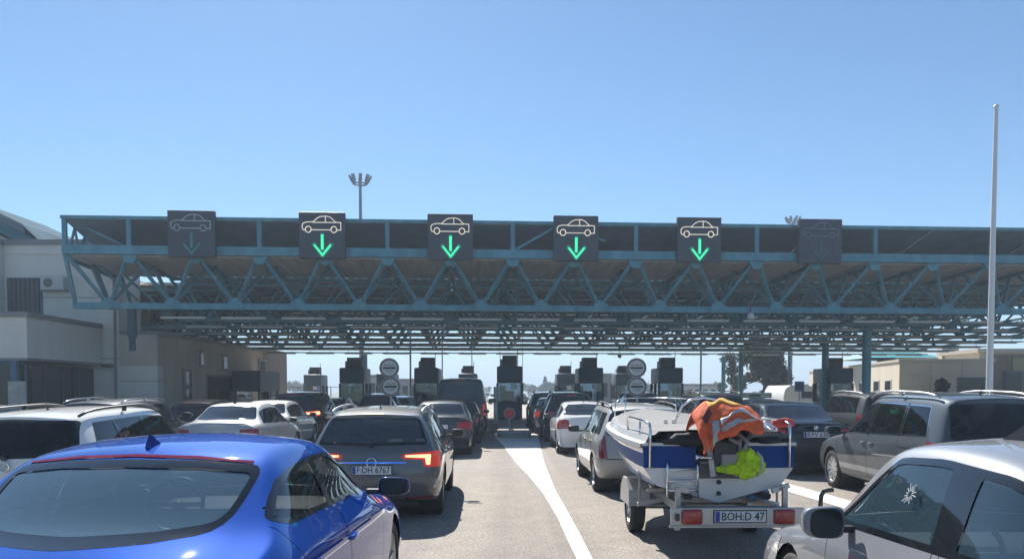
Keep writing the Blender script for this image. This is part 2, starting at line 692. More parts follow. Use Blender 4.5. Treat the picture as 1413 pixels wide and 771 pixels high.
def car(sp, name, label, cat, rear, rz, group=None):
    """sp: the specification; rear: (X, Y) of the middle of the rear bumper; rz: heading"""
    L = sp['L']
    sh = L / 2
    fx, fy = -math.sin(rz), math.cos(rz)
    root = thing(name, label, cat, (rear[0] + fx * sh, rear[1] + fy * sh, 0), rz, group)
    W = sp['W'] / 2
    me = body_mesh(sp)
    F = faces_of(me); bpy.data.meshes.remove(me)
    info = {0: ('body', sp['paint'], False, 0, None)}
    zt_tab = [(s[0], s[1]) for s in sp['stations']]
    belt = sp['belt']
    gl = sp.get('glass', GLASS)
    # wheel arches
    wr = sp.get('wr', .325)
    for yw in sp['axles']:
        ar = wr + sp.get('arch', .05)
        poly = [(yw + ar * math.cos(2 * math.pi * k / 22), wr + .01 + ar * math.sin(2 * math.pi * k / 22)) for k in range(22)]
        cut(F, poly, 'x', lambda f: abs(f.c.x) > W * .62, 99)
    # windows
    pid = 10
    dt = sp.get('dlo_top', .085)
    ay, ax_ = sp.get('a_pillar', (99, 0))
    ap = lambda y: ax_ * clamp((y - ay) / .25)
    if sp.get('side_windows') and sp.get('black_pillars', True):
        wa, wz = sp['side_windows'][0], sp['side_windows'][-1]
        y0, y1, s0, s1 = wa[0], wz[1], (wa[2] if len(wa) > 2 else 0), (wz[3] if len(wz) > 3 else 0)
        base = sp.get('dlo_base', .02)
        bot = [(lerp(y0, y1, k / 9), interp(belt, lerp(y0, y1, k / 9)) + base, .05 if k in (0, 9) else 0) for k in range(10)]
        top = []
        for k in range(10):
            yt = lerp(y0 + s0, y1 + s1, k / 9)
            top.append((yt, max(interp(zt_tab, yt) - dt - ap(yt), interp(belt, yt) + base + .02), .05 if k in (0, 9) else .03))
        poly = round_poly(bot + top[::-1], .02, 3)
        if area(poly) < 0: poly = poly[::-1]
        zmin = min(p[1] for p in poly)
        cut(F, poly, 'x', lambda f: abs(f.n.x) > sp.get('side_n', .22) and f.c.z > zmin - .08, 2, 0)
    for wi in sp.get('side_windows', ()):
        y0, y1 = wi[0], wi[1]
        s0, s1 = (wi[2], wi[3]) if len(wi) > 3 else (0, 0)
        rr = wi[4] if len(wi) > 4 else .035
        base = sp.get('dlo_base', .02)
        n = 7
        top, bot = [], []
        for k in range(n):
            t = k / (n - 1)
            yb = lerp(y0, y1, t)
            yt = lerp(y0 + s0, y1 + s1, t)
            zb_ = interp(belt, yb) + base
            zt_ = interp(zt_tab, yt) - dt - ap(yt)
            if 'top_cap' in sp: zt_ = min(zt_, sp['top_cap'])
            bot.append((yb, zb_, rr if k in (0, n - 1) else .001))
            top.append((yt, max(zt_, interp(belt, yt) + base + .02), rr if k in (0, n - 1) else .03))
        poly = round_poly(bot + top[::-1], .02, 3)
        if area(poly) < 0: poly = poly[::-1]
        zmin = min(p[1] for p in poly)
        tst = lambda f: abs(f.n.x) > sp.get('side_n', .22) and f.c.z > zmin - .08
        cut(F, poly, 'x', tst, 2, 0)
        if sp.get('frame'):
            cut(F, inset(poly, .004), 'x', tst, 5, 2); info[5] = ('window_frame', sp['frame'], True, -.002, None)
            cut(F, inset(poly, .020), 'x', tst, 2, 5)
        cut(F, inset(poly, sp.get('seal', .022)), 'x', tst, pid, 2)
        info[pid] = ('side_window', wi[5] if len(wi) > 5 else sp.get('side_glass', gl), True, .004, None)
        pid += 1
    if 2 not in info: info[2] = ('window_trim', sp.get('trim', FRIT), True, -.001, None)
    def end_glass(poly, tst, nm, m, seal, ring):
        nonlocal pid
        poly = [p for i, p in enumerate(poly) if math.hypot(p[0] - poly[i - 1][0], p[1] - poly[i - 1][1]) > 2e-3]
        poly = round_poly(poly, sp.get('end_r', .07), 4)
        if area(poly) < 0: poly = poly[::-1]
        cut(F, poly, 'y', tst, ring, 0)
        cut(F, inset(poly, seal), 'y', tst, pid, ring)
        info[ring] = ('glass_surround', FRIT, False, -.001, None)
        info[pid] = (nm, m, False, .004, None)
        pid += 1
    if 'rear_glass' in sp:
        poly = sp['rear_glass']
        poly = whole(poly)
        ymax = sp.get('rear_glass_y', 1.8)
        end_glass(poly, lambda f: f.n.y < -.12 and f.c.y < ymax, 'rear_window', sp.get('rear_glass_mat', gl), sp.get('rear_seal', .035), 3)
    if 'windshield' in sp:
        poly = sp['windshield']
        poly = whole(poly)
        ymin = sp.get('windshield_y', L * .45)
        end_glass(poly, lambda f: f.n.y > .12 and f.c.y > ymin, 'windshield', sp.get('front_glass', gl), .03, 6)
    # lights and further patches: dict(name, poly, axis, mat, both, test)
    for pt in sp.get('patches', ()):
        polys = [pt['poly']]
        ax = pt.get('axis', 'y')
        if ax in 'yz' and pt.get('both', True):
            polys.append([(-p[0], *p[1:]) for p in pt['poly']])
        end = pt.get('end', 'rear')
        dp = pt.get('depth', .45)
        nzm = pt.get('nz', .8)
        if ax == 'y':
            tst = (lambda f, dp=dp, nzm=nzm: f.c.y < dp and f.n.z < nzm) if end == 'rear' else (lambda f, dp=dp, nzm=nzm: f.c.y > L - dp and f.n.z < nzm)
        elif ax == 'z':
            tst = lambda f: f.n.z > .3
        else:
            tst = lambda f: abs(f.n.x) > .3
        for po in polys:
            po = round_poly(po, pt.get('r', .03), 3)
            cut(F, po, ax, tst, pid, pt.get('only', 0))
        info[pid] = (pt['name'], pt['mat'], pt.get('both', True) or ax == 'x', pt.get('inset', -.003), pt.get('label'))
        pid += 1
    # shut lines and doors
    for dr in sp.get('doors', ()):
        dr = [(q[0], min(q[1], interp(belt, q[0]) + .14), *q[2:]) for q in dr]
        poly = round_poly(dr, .05, 3)
        if area(poly) < 0: poly = poly[::-1]
        tst = lambda f: abs(f.n.x) > .3
        cut(F, poly, 'x', tst, 4, 0)
        cut(F, inset(poly, sp.get('gap', .007)), 'x', tst, pid, 4)
        info[pid] = ('door', sp['paint'], True, 0, None)
        info[4] = ('shut_line', RUBBER, False, .010, None)
        pid += 1
    for po in sp.get('seams', ()):
        tst = lambda f: f.n.y < .3 and f.c.y < 1.0
        cut(F, round_poly(po, .0), 'y', tst, 4, 0)
        info[4] = ('shut_line', RUBBER, False, .010, None)
    parts = split_parts(F, info, root, sh)
    # wheels
    key = (wr, sp.get('spokes', 5), sp.get('far', False))
    if key not in WHEELS:
        WHEELS[key] = wheel_meshes(wr, .215, wr - .105 if wr > .3 else wr - .10, sp.get('spokes', 5), sp.get('far', False))
    tm, rm = WHEELS[key]
    for yw in sp['axles']:
        for s in (-1, 1):
            if sp.get('far') and s != sp.get('seen', s): continue
            o = link('wheel', tm, None, root)
            o.location = (s * (W * .965 - .105), yw - sh, wr)
            o.rotation_euler = (0, 0, 0 if s > 0 else math.pi)
            link('rim', rm, None, o)
            bmw = B()
            ar = wr + .055
            lathe(bmw, [(W * .93, ar), (W * .45, ar), (W * .45, 0)], 18)
            bmesh.ops.recalc_face_normals(bmw, faces=bmw.faces[:])
            bmesh.ops.reverse_faces(bmw, faces=bmw.faces[:])
            q = obj('wheel_housing', bmw, PLASTIC, root)
            q.location = (0, yw - sh, wr + .01)
            if s < 0: q.rotation_euler = (0, 0, math.pi)
    # underside pan
    bmw = B()
    box(bmw, -W * .60, W * .60, .35, L - .4, .17, .30)
    q = obj('underbody', bmw, PLASTIC, root); q.location = (0, -sh, 0)
    # interior
    if sp.get('interior'):
        ym = sp['interior']                 # front seat base y
        sm = sp.get('seat_mat', SEAT)
        hs = sp.get('seat_h', .28)
        for s in (-1, 1):
            o = blob('seat', seat_cage(.50, .48, .20, .58), sm, root, 2)
            o.location = (s * .38, ym - sh, hs)
        bmw = B()
        box(bmw, -.62, .62, 0, .48, 0, .2)
        rr_ = bmesh.ops.create_cube(bmw, size=1.0)
        for v in rr_['verts']:
            z = .12 + (v.co.z + .5) * .55
            v.co = Vector((v.co.x * 1.24, v.co.y * .17 - (z - .12) * .25, z))
        for s in (-1, 0, 1):
            rr_ = bmesh.ops.create_cube(bmw, size=1.0)
            for v in rr_['verts']:
                z = .66 + (v.co.z + .5) * .16
                v.co = Vector((v.co.x * .24 + s * .40, v.co.y * .10 - (z - .12) * .25, z))
        o = blob('rear_bench', bmw, sm, root, 2)
        o.location = (0, ym - .95 - sh, hs + .02)
        yc = sp.get('cowl_y', L * .73)
        zc = interp(belt, yc)
        bmw = B(); box(bmw, -W * .80, W * .80, -.55, .12, -.30, -.03, .05)
        o = obj('dashboard', bmw, DASH, root, angle=40); o.location = (0, yc - .15 - sh, zc)
        bmw = B()
        tube(bmw, [(.185 * math.cos(2 * math.pi * k / 20), 0, .185 * math.sin(2 * math.pi * k / 20)) for k in range(21)], .016, 6, cap=False)
        beam(bmw, (-.18, 0, 0), (.18, 0, 0), .04, .02); beam(bmw, (0, 0, 0), (0, .02, -.18), .04, .02)
        beam(bmw, (0, .02, 0), (0, .32, -.05), .06)
        o = obj('steering_wheel', bmw, TRIM, root, smooth=True)
        o.location = (-.38, ym + .50 - sh, zc + .0); o.rotation_euler = (rad(-24), 0, 0)
        bmw = B(); box(bmw, -.12, .12, -.012, .012, -.035, .035, .01)
        o = obj('inside_mirror', bmw, TRIM, root); o.location = (0, sp.get('header_y', yc - .7) + .12 - sh, max(z for _, z in zt_tab) - .16)
        bmw = B(); box(bmw, -W * .86, W * .86, .5, yc, .0, .03)
        o = obj('floor_pan', bmw, DASH, root); o.location = (0, -sh, .30)
        if sp.get('shelf'):
            ya, yb2, zs = sp['shelf']
            bmw = B(); box(bmw, -W * .74, W * .74, ya, yb2, zs - .03, zs, .008)
            o = obj('parcel_shelf', bmw, sp.get('shelf_mat', DASH), root); o.location = (0, -sh, 0)
    # mirrors
    if 'mirror' in sp:
        mx, my, mz = sp['mirror'][:3]
        for s in sp.get('mirror_sides', (-1, 1)):
            make_mirror(root, sp.get('mirror_mat', sp['paint']), s * mx, my, mz, s, sh, sp['mirror'][3] if len(sp['mirror']) > 3 else 1.0, tall=sp.get('mirror_tall', 1.0))
    # roof rails
    if 'rails' in sp:
        ya, yb2, xr, zo = sp['rails']
        for s in (-1, 1):
            bmw = B()
            pts = []
            for k in range(13):
                t = k / 12
                y = lerp(ya, yb2, t)
                lift = zo * (1 - abs(2 * t - 1) ** 5)
                pts.append((s * (xr + .02 * (1 - abs(2 * t - 1))), y - sh, interp(zt_tab, y) + lift - .005))
            tube(bmw, pts, .017, 7)
            for t in (.5,):
                y = lerp(ya, yb2, t); beam(bmw, (s * (xr + .02), y - sh, interp(zt_tab, y) - .02), (s * (xr + .02), y - sh, interp(zt_tab, y) + zo), .05, .03)
            obj('roof_rail', bmw, sp.get('rail_mat', TRIM), root, smooth=True)
    if 'antenna' in sp:
        ya = sp['antenna']
        zr = interp(zt_tab, ya) + sp.get('crown', .035)
        kind = sp.get('antenna_kind', 'fin')
        bmw = B()
        if kind == 'fin':
            k = sp.get('fin', 1.0)
            prof = [(-.085, 0), (.10, 0), (.03, .035), (-.03, .072), (-.062, .080), (-.078, .04)]
            a = [bmw.verts.new((-.020 * k * (1 - z / .1), y * k, z * k)) for y, z in prof]
            b = [bmw.verts.new((.020 * k * (1 - z / .1), y * k, z * k)) for y, z in prof]
            bmw.faces.new(a); bmw.faces.new(b[::-1])
            for q in range(len(a)):
                bmw.faces.new((a[q], b[q], b[(q + 1) % len(a)], a[(q + 1) % len(a)]))
            bmesh.ops.recalc_face_normals(bmw, faces=bmw.faces[:])
            o = obj('antenna', bmw, sp.get('antenna_mat', sp['paint']), root, angle=50)
        else:
            tube(bmw, [(0, 0, 0), (0, -.10, .17)], .006, 6); tube(bmw, [(0, .03, 0), (0, -.03, .02)], .02, 6)
            o = obj('antenna', bmw, TRIM, root)
        o.location = (sp.get('antenna_x', 0), ya - sh, zr - .022)
    for (hy, hz, hx) in sp.get('handles', ()):
        for s in (-1, 1):
            bmw = B()
            tube(bmw, [(s * (hx - .03), -.10, 0), (s * (hx + .012), -.07, 0), (s * (hx + .016), .05, .004), (s * (hx - .03), .09, .004)], .015, 7)
            o = obj('door_handle', bmw, sp.get('handle_mat', sp['paint']), root, smooth=True)
            o.location = (0, hy - sh, hz)
    if 'high_light' in sp:
        x, y, z, w_ = sp['high_light'][:4]
        bmw = B(); box(bmw, -w_ / 2, w_ / 2, -.02, .02, -.014, .014, .005)
        o = obj('brake_light', bmw, sp['high_light'][4], root); o.location = (x, y - sh, z)
    if 'plate' in sp:
        plate(root, sp['plate'][0], sp['plate'][1], sp['plate'][2], sp['plate'][3], sh)
    if 'bumper_strip' in sp:
        pass
    if 'wiper' in sp:
        x0, x1, y, z = sp['wiper']
        bmw = B()
        tube(bmw, [(0, y - sh - .02, z), (x0, y - sh + .0, z + .025), (x1, y - sh + .01, z + .035)], .011, 6)
        tube(bmw, [(0, y - sh + .05, z), (0, y - sh - .03, z)], .03, 8)
        obj('rear_wiper', bmw, TRIM, root)
    if 'badge' in sp:
        x, y, z, r_ = sp['badge']
        bmw = B()
        tube(bmw, [(r_ * math.cos(2 * math.pi * k / 24), 0, r_ * math.sin(2 * math.pi * k / 24)) for k in range(25)], r_ * .16, 6, cap=False)
        bs = sp.get('badge_kind', 'bar')
        if bs == 'bar':
            beam(bmw, (-r_ * 1.25, 0, 0), (r_ * 1.25, 0, 0), r_ * .22, r_ * .2)
        elif bs == 'star':
            for a in (90, 210, 330):
                beam(bmw, (0, 0, 0), (r_ * math.cos(rad(a)), 0, r_ * math.sin(rad(a))), r_ * .14, r_ * .14)
        else:
            lathe(bmw, [(0, r_ * .8), (-.004, 0)], 16, 'y')
        o = obj('badge', bmw, CHROME, root, smooth=True); o.location = (x, y - sh, z)
    root['length'] = L
    return root, parts

def sedan_stations(L, H, zl, zd, y_bb, y_bt, y_wt, y_wb, zc, zn, wt, bowr=.16, bowf=-.16, wr=.90, wfr=.86):
    """rear lip, deck, backlight base/top, windshield top/base, nose"""
    s = [(0.0, zl - .05, wr, wt, .20), (.14, zl - .005, wr + .04, wt, .14), (.34, zl, .975, wt, .08)]
    if y_bb > .6: s.append((y_bb - .12, zd - .005, 1.0, wt, bowr * .8))
    s += [(y_bb + .03, zd + .025, 1.0, wt, bowr)]
    dy, dz = y_bt - y_bb, H - .035 - zd
    s += [(lerp(y_bb, y_bt, .5), zd + dz * .56, 1.0, wt, bowr), (y_bt - .06, H - .075, 1.0, wt, bowr * .6), (y_bt + .14, H - .03, 1.0, wt, bowr * .3)]
    s += [(lerp(y_bt, y_wt, .5) , H - .0, 1.0, wt, 0), (y_wt - .22, H - .025, 1.0, wt, bowf * .3), (y_wt + .02, H - .075, 1.0, wt, bowf * .7)]
    s += [(lerp(y_wt, y_wb, .5), lerp(H - .05, zc, .47), 1.0, wt, bowf * 1.1), (y_wb - .10, zc + .06, 1.0, wt, bowf * 1.3), (y_wb + .08, zc - .01, 1.0, wt, bowf)]
    s += [(lerp(y_wb, L, .42), lerp(zc, zn, .40), .99, wt, bowf * .4), (L - .42, lerp(zc, zn, .72), .965, wt, -.06), (L - .13, zn, .92, wt, -.12), (L, zn - .09, wfr, wt, -.22)]
    return s
def hatch_stations(L, H, y_rt, y_wt, y_wb, zc, zn, wt, bowf=-.16, rbow=.12, Hr=None, wr=.94, wfr=.86):
    """rear face runs up to the roof at y_rt"""
    Hr = Hr or H - .03
    s = [(0.0, Hr - .05, wr, wt - .03, rbow), (y_rt + .22, Hr, .99, wt - .01, .05)]
    a, b = y_rt + .22, y_wt
    s += [(lerp(a, b, .3), lerp(Hr, H, .55), 1.0, wt, 0), (lerp(a, b, .65), H, 1.0, wt, 0), (y_wt - .2, H - .02, 1.0, wt, bowf * .3), (y_wt + .02, H - .07, 1.0, wt, bowf * .7)]
    s += [(lerp(y_wt, y_wb, .5), lerp(H - .05, zc, .47), 1.0, wt, bowf * 1.1), (y_wb - .10, zc + .06, 1.0, wt, bowf * 1.3), (y_wb + .08, zc - .01, 1.0, wt, bowf)]
    s += [(lerp(y_wb, L, .42), lerp(zc, zn, .40), .99, wt, bowf * .4), (L - .42, lerp(zc, zn, .72), .965, wt, -.06), (L - .13, zn, .92, wt, -.12), (L, zn - .09, wfr, wt, -.22)]
    return s
SED_REAR = (.16, .05, .0, .02, .05, .05, .05)
FRONT_Y = (.18, .04, .0, .03, .08, .10, .12)
# ---------------------------------------------------------------- ground
def sheet(name, pts, z, m):
    me = bpy.data.meshes.new(name)
    me.from_pydata([(p[0], p[1], z) for p in pts], [], [list(range(len(pts)))])
    me.update()
    if me.polygons[0].normal.z < 0:
        me.flip_normals()
    return tag(link(name, me, m), kind='structure')
def ground_mat(name, c1, c2, c3, patch=.12, fine=34.0):
    m = mat(name, c1, .9)
    nt = m.node_tree; b = nt.nodes['Principled BSDF']
    tc = nt.nodes.new('ShaderNodeTexCoord')
    def noise(sc, det=5, rough=.6):
        n = nt.nodes.new('ShaderNodeTexNoise'); n.inputs['Scale'].default_value = sc
        n.inputs['Detail'].default_value = det; n.inputs['Roughness'].default_value = rough
        nt.links.new(tc.outputs['Object'], n.inputs['Vector']); return n
    def ramp(n, a, b_, ca, cb):
        r = nt.nodes.new('ShaderNodeValToRGB')
        r.color_ramp.elements[0].position = a; r.color_ramp.elements[1].position = b_
        r.color_ramp.elements[0].color = (*ca, 1); r.color_ramp.elements[1].color = (*cb, 1)
        nt.links.new(n.outputs['Fac'], r.inputs['Fac']); return r
    big, mid, fin = noise(patch, 5), noise(2.2, 8, .7), noise(fine, 4, .85)
    r1 = ramp(big, .35, .68, c2, c1)
    r2 = ramp(mid, .30, .75, (.82, .82, .82), (1.12, 1.11, 1.10))
    r3 = ramp(fin, .36, .66, (.36, .36, .36), (1.58, 1.56, 1.52))
    x1 = nt.nodes.new('ShaderNodeMix'); x1.data_type = 'RGBA'; x1.blend_type = 'MULTIPLY'; x1.inputs[0].default_value = 1
    x2 = nt.nodes.new('ShaderNodeMix'); x2.data_type = 'RGBA'; x2.blend_type = 'MULTIPLY'; x2.inputs[0].default_value = .9
    nt.links.new(r1.outputs[0], x1.inputs[6]); nt.links.new(r2.outputs[0], x1.inputs[7])
    nt.links.new(x1.outputs[2], x2.inputs[6]); nt.links.new(r3.outputs[0], x2.inputs[7])
    # dark oil spots along the wheel tracks
    v = nt.nodes.new('ShaderNodeTexNoise'); v.inputs['Scale'].default_value = .9; v.inputs['Detail'].default_value = 2
    nt.links.new(tc.outputs['Object'], v.inputs['Vector'])
    r4 = ramp(v, .66, .80, (1, 1, 1), c3)
    x3 = nt.nodes.new('ShaderNodeMix'); x3.data_type = 'RGBA'; x3.blend_type = 'MULTIPLY'; x3.inputs[0].default_value = .6
    nt.links.new(x2.outputs[2], x3.inputs[6]); nt.links.new(r4.outputs[0], x3.inputs[7])
    mp = nt.nodes.new('ShaderNodeMapping'); mp.inputs['Scale'].default_value = (1.3, .035, 1)
    nt.links.new(tc.outputs['Object'], mp.inputs['Vector'])
    tr_ = nt.nodes.new('ShaderNodeTexNoise'); tr_.inputs['Scale'].default_value = 1.0; tr_.inputs['Detail'].default_value = 4
    nt.links.new(mp.outputs[0], tr_.inputs['Vector'])
    r5 = ramp(tr_, .36, .60, (.80, .80, .80), (1.04, 1.04, 1.03))
    x4 = nt.nodes.new('ShaderNodeMix'); x4.data_type = 'RGBA'; x4.blend_type = 'MULTIPLY'; x4.inputs[0].default_value = 1
    nt.links.new(x3.outputs[2], x4.inputs[6]); nt.links.new(r5.outputs[0], x4.inputs[7])
    nt.links.new(x4.outputs[2], b.inputs['Base Color'])
    bp = nt.nodes.new('ShaderNodeBump'); bp.inputs['Strength'].default_value = .5; bp.inputs['Distance'].default_value = .006
    nt.links.new(fin.outputs['Fac'], bp.inputs['Height']); nt.links.new(bp.outputs['Normal'], b.inputs['Normal'])
    return m
ASPH = ground_mat('asphalt', (.300, .270, .242), (.255, .230, .207), (.55, .54, .53))
CONC = ground_mat('pale_concrete', (.42, .395, .355), (.36, .34, .31), (.8, .79, .78), .05, 30)
FIELD = mat('dry_field', (.20, .19, .12), .95, noise=.4, nscale=.05)
MARK = mat('road_paint', (.72, .70, .66), .75, noise=.34, nscale=9, bump=.4, bscale=70)
tag(sheet('ground', [(-2500, -60), (2500, -60), (2500, 4500), (-2500, 4500)], -.012, FIELD))
sheet('road', [(-60, -40), (70, -40), (70, 56), (-60, 56)], -.004, ASPH)
sheet('concrete_yard', [(-160, 55.9), (170, 55.9), (170, 260), (-160, 260)], 0.0, CONC)
def gp(px, py): 
    p = at_z(px, py, 0); return (p.x, p.y)
left = [(679, 598), (694, 614), (715, 642), (729, 656), (749, 680), (769, 713), (782, 742), (796, 771), (822, 835)]
right = [(742, 598), (745, 613), (751, 638), (757, 653), (766, 675), (784, 707), (800, 736), (818, 771), (852, 835)]
me = bpy.data.meshes.new('gore_marking')
ps = [(*gp(*p), .004) for p in left] + [(*gp(*p), .004) for p in right]
n = len(left)
me.from_pydata(ps, [], [[i, i + 1, n + i + 1, n + i] for i in range(n - 1)])
me.update()
if me.polygons[0].normal.z < 0: me.flip_normals()
tag(link('road_marking', me, MARK), kind='structure')
def band(cs, w):
    pts = []
    me = bpy.data.meshes.new('road_marking')
    for i, (x, y) in enumerate(cs):
        a, b = Vector(cs[max(i - 1, 0)]), Vector(cs[min(i + 1, len(cs) - 1)])
        d = (b - a).normalized(); nrm = Vector((-d.y, d.x))
        pts += [(x + nrm.x * w / 2, y + nrm.y * w / 2, .004), (x - nrm.x * w / 2, y - nrm.y * w / 2, .004)]
    me.from_pydata(pts, [], [[2 * i, 2 * i + 1, 2 * i + 3, 2 * i + 2] for i in range(len(cs) - 1)])
    me.update()
    if me.polygons[0].normal.z < 0: me.flip_normals()
    tag(link('road_marking', me, MARK), kind='structure')
band([(5.75, 6.0), (5.42, 9.5), (5.18, 12.7), (4.98, 15.6), (4.80, 19.5), (4.72, 26), (4.72, 30)], .50)
band([(-4.3, 6.0), (-4.1, 12), (-3.9, 20), (-4.3, 30)], .40)
# sealed cracks in the asphalt
CRACK = mat('tar_seal', (.06, .06, .06), .6)
me = bpy.data.meshes.new('crack_seal')
pts = []
q0 = gp(646, 694); q1 = gp(664, 694)
pts = [(q0[0], q0[1], .004), (q1[0], q1[1], .004), (q1[0] + .02, q1[1] + .10, .004), (q0[0], q0[1] + .06, .004)]
me.from_pydata(pts, [], [[0, 1, 2, 3]]); me.update()
tag(link('crack_seal', me, CRACK), kind='structure')

# ---------------------------------------------------------------- canopy
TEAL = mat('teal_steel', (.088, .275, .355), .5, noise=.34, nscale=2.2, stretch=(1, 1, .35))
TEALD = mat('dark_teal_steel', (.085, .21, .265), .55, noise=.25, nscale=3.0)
CEIL = mat('ceiling_sheet', (.62, .60, .56), .7, noise=.25, nscale=.8, stretch=(6, .5, 1))
ROOFD = mat('roof_underside', (.15, .22, .32), .7, noise=.25, nscale=1.2)
LIGHTBOX = mat('strip_light_housing', (.62, .61, .60), .5)
CAN = thing('canopy', 'long teal steel truss canopy across all the lanes', 'canopy', (0, 36, 0), rad(3.7))
BAY, U0, NB = 2.665, -18.62, 19
U1 = U0 + BAY * NB
def drop(v): return -.70 * max(0, v) / 24.0
ZT, ZB = 7.60, 5.42
def chord(name, v, z, w, h, u0=U0, u1=U1, m=TEAL):
    bm = B(); box(bm, u0, u1, v - w / 2, v + w / 2, z - h / 2, z + h / 2)
    return obj(name, bm, m, CAN)
tr = chord('front_truss', 0, ZT, .30, .36)                       # the front truss: top chord with its web below
bm = B(); box(bm, U0 - .15, U1, 1.07, 1.33, ZB - .13, ZB + .13); obj('bottom_chord', bm, TEAL, tr)
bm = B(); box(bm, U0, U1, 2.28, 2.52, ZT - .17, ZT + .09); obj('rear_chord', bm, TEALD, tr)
for k in range(NB + 1):
    u = U0 + BAY * k
    for v0 in (0, 2.4):
        for s in (-1, 1):
            ub = u + s * BAY / 2
            if ub < U0 + .5 or ub > U1: continue
            bm = B(); beam(bm, (u + s * .08, v0, ZT - .2), (ub - s * .05, 1.2, ZB + .1), .125, .125)
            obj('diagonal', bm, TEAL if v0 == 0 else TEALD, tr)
    if k:
        bm = B(); prism(bm, [(u - .34 , ZT - .19), (u + .34, ZT - .19), (u + .16, ZT - .52), (u - .16, ZT - .52)], -.05, -.02)
        obj('gusset_plate', bm, TEAL, tr)
    ub = u + BAY / 2
    if ub < U1:
        bm = B(); prism(bm, [(ub - .40, ZB - .05), (ub + .40, ZB - .05), (ub + .20, ZB + .36), (ub - .20, ZB + .36)], 1.055, 1.03)
        obj('gusset_plate', bm, TEAL, tr)
bm = B(); beam(bm, (U0 + .05, .0, ZT - .1), (U0 - .05, 1.15, ZB), .14); obj('end_brace', bm, TEAL, tr)
bm = B(); beam(bm, (U0 + .1, .1, ZT - .15), (U0 + 1.25, 1.15, ZB + .1), .11); obj('end_brace', bm, TEALD, tr)
for v in (2.4, 5.2):
    bm = B()
    beam(bm, (U0 + .2, v, ZT - .1), (U0 + .7, v + .6, ZB), .11); beam(bm, (U0 + .2, v, ZT - .1), (U0 + 2.3, v + .7, ZB), .11)
    obj('end_brace', bm, TEALD, tr)
# parapet: front edge beam, posts, sloping upper roof
bm = B(); box(bm, U0 - .05, U1, -.12, .10, 8.86, 9.0); obj('parapet_beam', bm, TEAL, CAN)
for k in range(1, NB + 1, 2):
    u = U0 + BAY * k
    bm = B(); box(bm, u - .09, u + .09, -.07, .07, ZT + .18, 8.86); obj('post', bm, TEAL, CAN)
bm = B(); box(bm, U0 - .02, U0 + .16, -.07, .07, ZT + .18, 8.86); obj('post', bm, TEAL, CAN)
for k, (a, b) in enumerate(((7, 7.72), (7.85, 8.6), (0.95, 1.9), (17, 17.75))):
    bm = B()
    if k in (0, 3): beam(bm, (U0 + BAY * a + .1, 0, ZT + .2), (U0 + BAY * b, 0, 8.84), .09)
    elif k == 1: beam(bm, (U0 + BAY * (b - .1), 0, ZT + .6), (U0 + BAY * a, 0, 8.84), .09)
    else: beam(bm, (U0 + BAY * a - .1, .2, ZT + .2), (U0 + BAY * .15, .9, 8.76), .08)
    obj('parapet_brace', bm, TEAL, CAN)
for (v, z) in ((.9, 8.64), (1.8, 8.41)):
    bm = B(); beam(bm, (U0 + .08, v - .5, ZT + .1), (U0 + .08, v, z), .08); beam(bm, (U0 + .08, v, z), (U0 + .08, v + .4, ZT + .1), .08)
    obj('parapet_brace', bm, TEALD, CAN)
for k in range(NB // 2):
    a, b = U0 + BAY * 2 * k, U0 + BAY * (2 * k + 2)
    bm = B(); prism(bm, [(0.1, 8.98), (5.2, 7.84), (5.2, 7.76), (0.1, 8.85)], a + .015, b - .015, 'x')
    obj('upper_roof_panel', bm, ROOFD, CAN)
# corrugated ceiling sheets, one bay each, in front of and behind the light slot
for k in range(-1, NB):
    a, b = U0 + BAY * k, U0 + BAY * (k + 1)
    for (v0, v1) in ((.25, 5.4), (6.5, 12.2), (12.25, 18.2), (18.25, 24.4)):
        if v0 < 1 and k < 0: continue
        if v0 == 6.5 and k < 1: v0 = 8.0
        bm = B()
        z0, z1 = ZT - .22 + drop(v0), ZT - .22 + drop(v1)
        nrib = 6
        top0, top1, bo0, bo1 = [], [], [], []
        for r in range(nrib * 2 + 1):
            u = a + .03 + (b - a - .06) * r / (nrib * 2)
            dz = .035 if r % 2 else 0
            bo0.append(bm.verts.new((u, v0, z0 + dz))); bo1.append(bm.verts.new((u, v1, z1 + dz)))
            top0.append(bm.verts.new((u, v0, z0 + .16))); top1.append(bm.verts.new((u, v1, z1 + .16)))
        for r in range(nrib * 2):
            bm.faces.new((bo0[r], bo1[r], bo1[r + 1], bo0[r + 1])); bm.faces.new((top0[r], top0[r + 1], top1[r + 1], top1[r]))
            bm.faces.new((bo0[r], bo0[r + 1], top0[r + 1], top0[r])); bm.faces.new((bo1[r], top1[r], top1[r + 1], bo1[r + 1]))
        obj('ceiling_panel', bm, CEIL, CAN)
        if v0 < 1:
            bm = B(); beam(bm, (a, v0 + .3, ZT - .30), (a, v1, ZT - .30 + drop(v1)), .09, .14); obj('purlin', bm, TEALD, CAN)
ROWS = (6.0, 9.6, 13.0, 16.5, 20.0, 23.4)
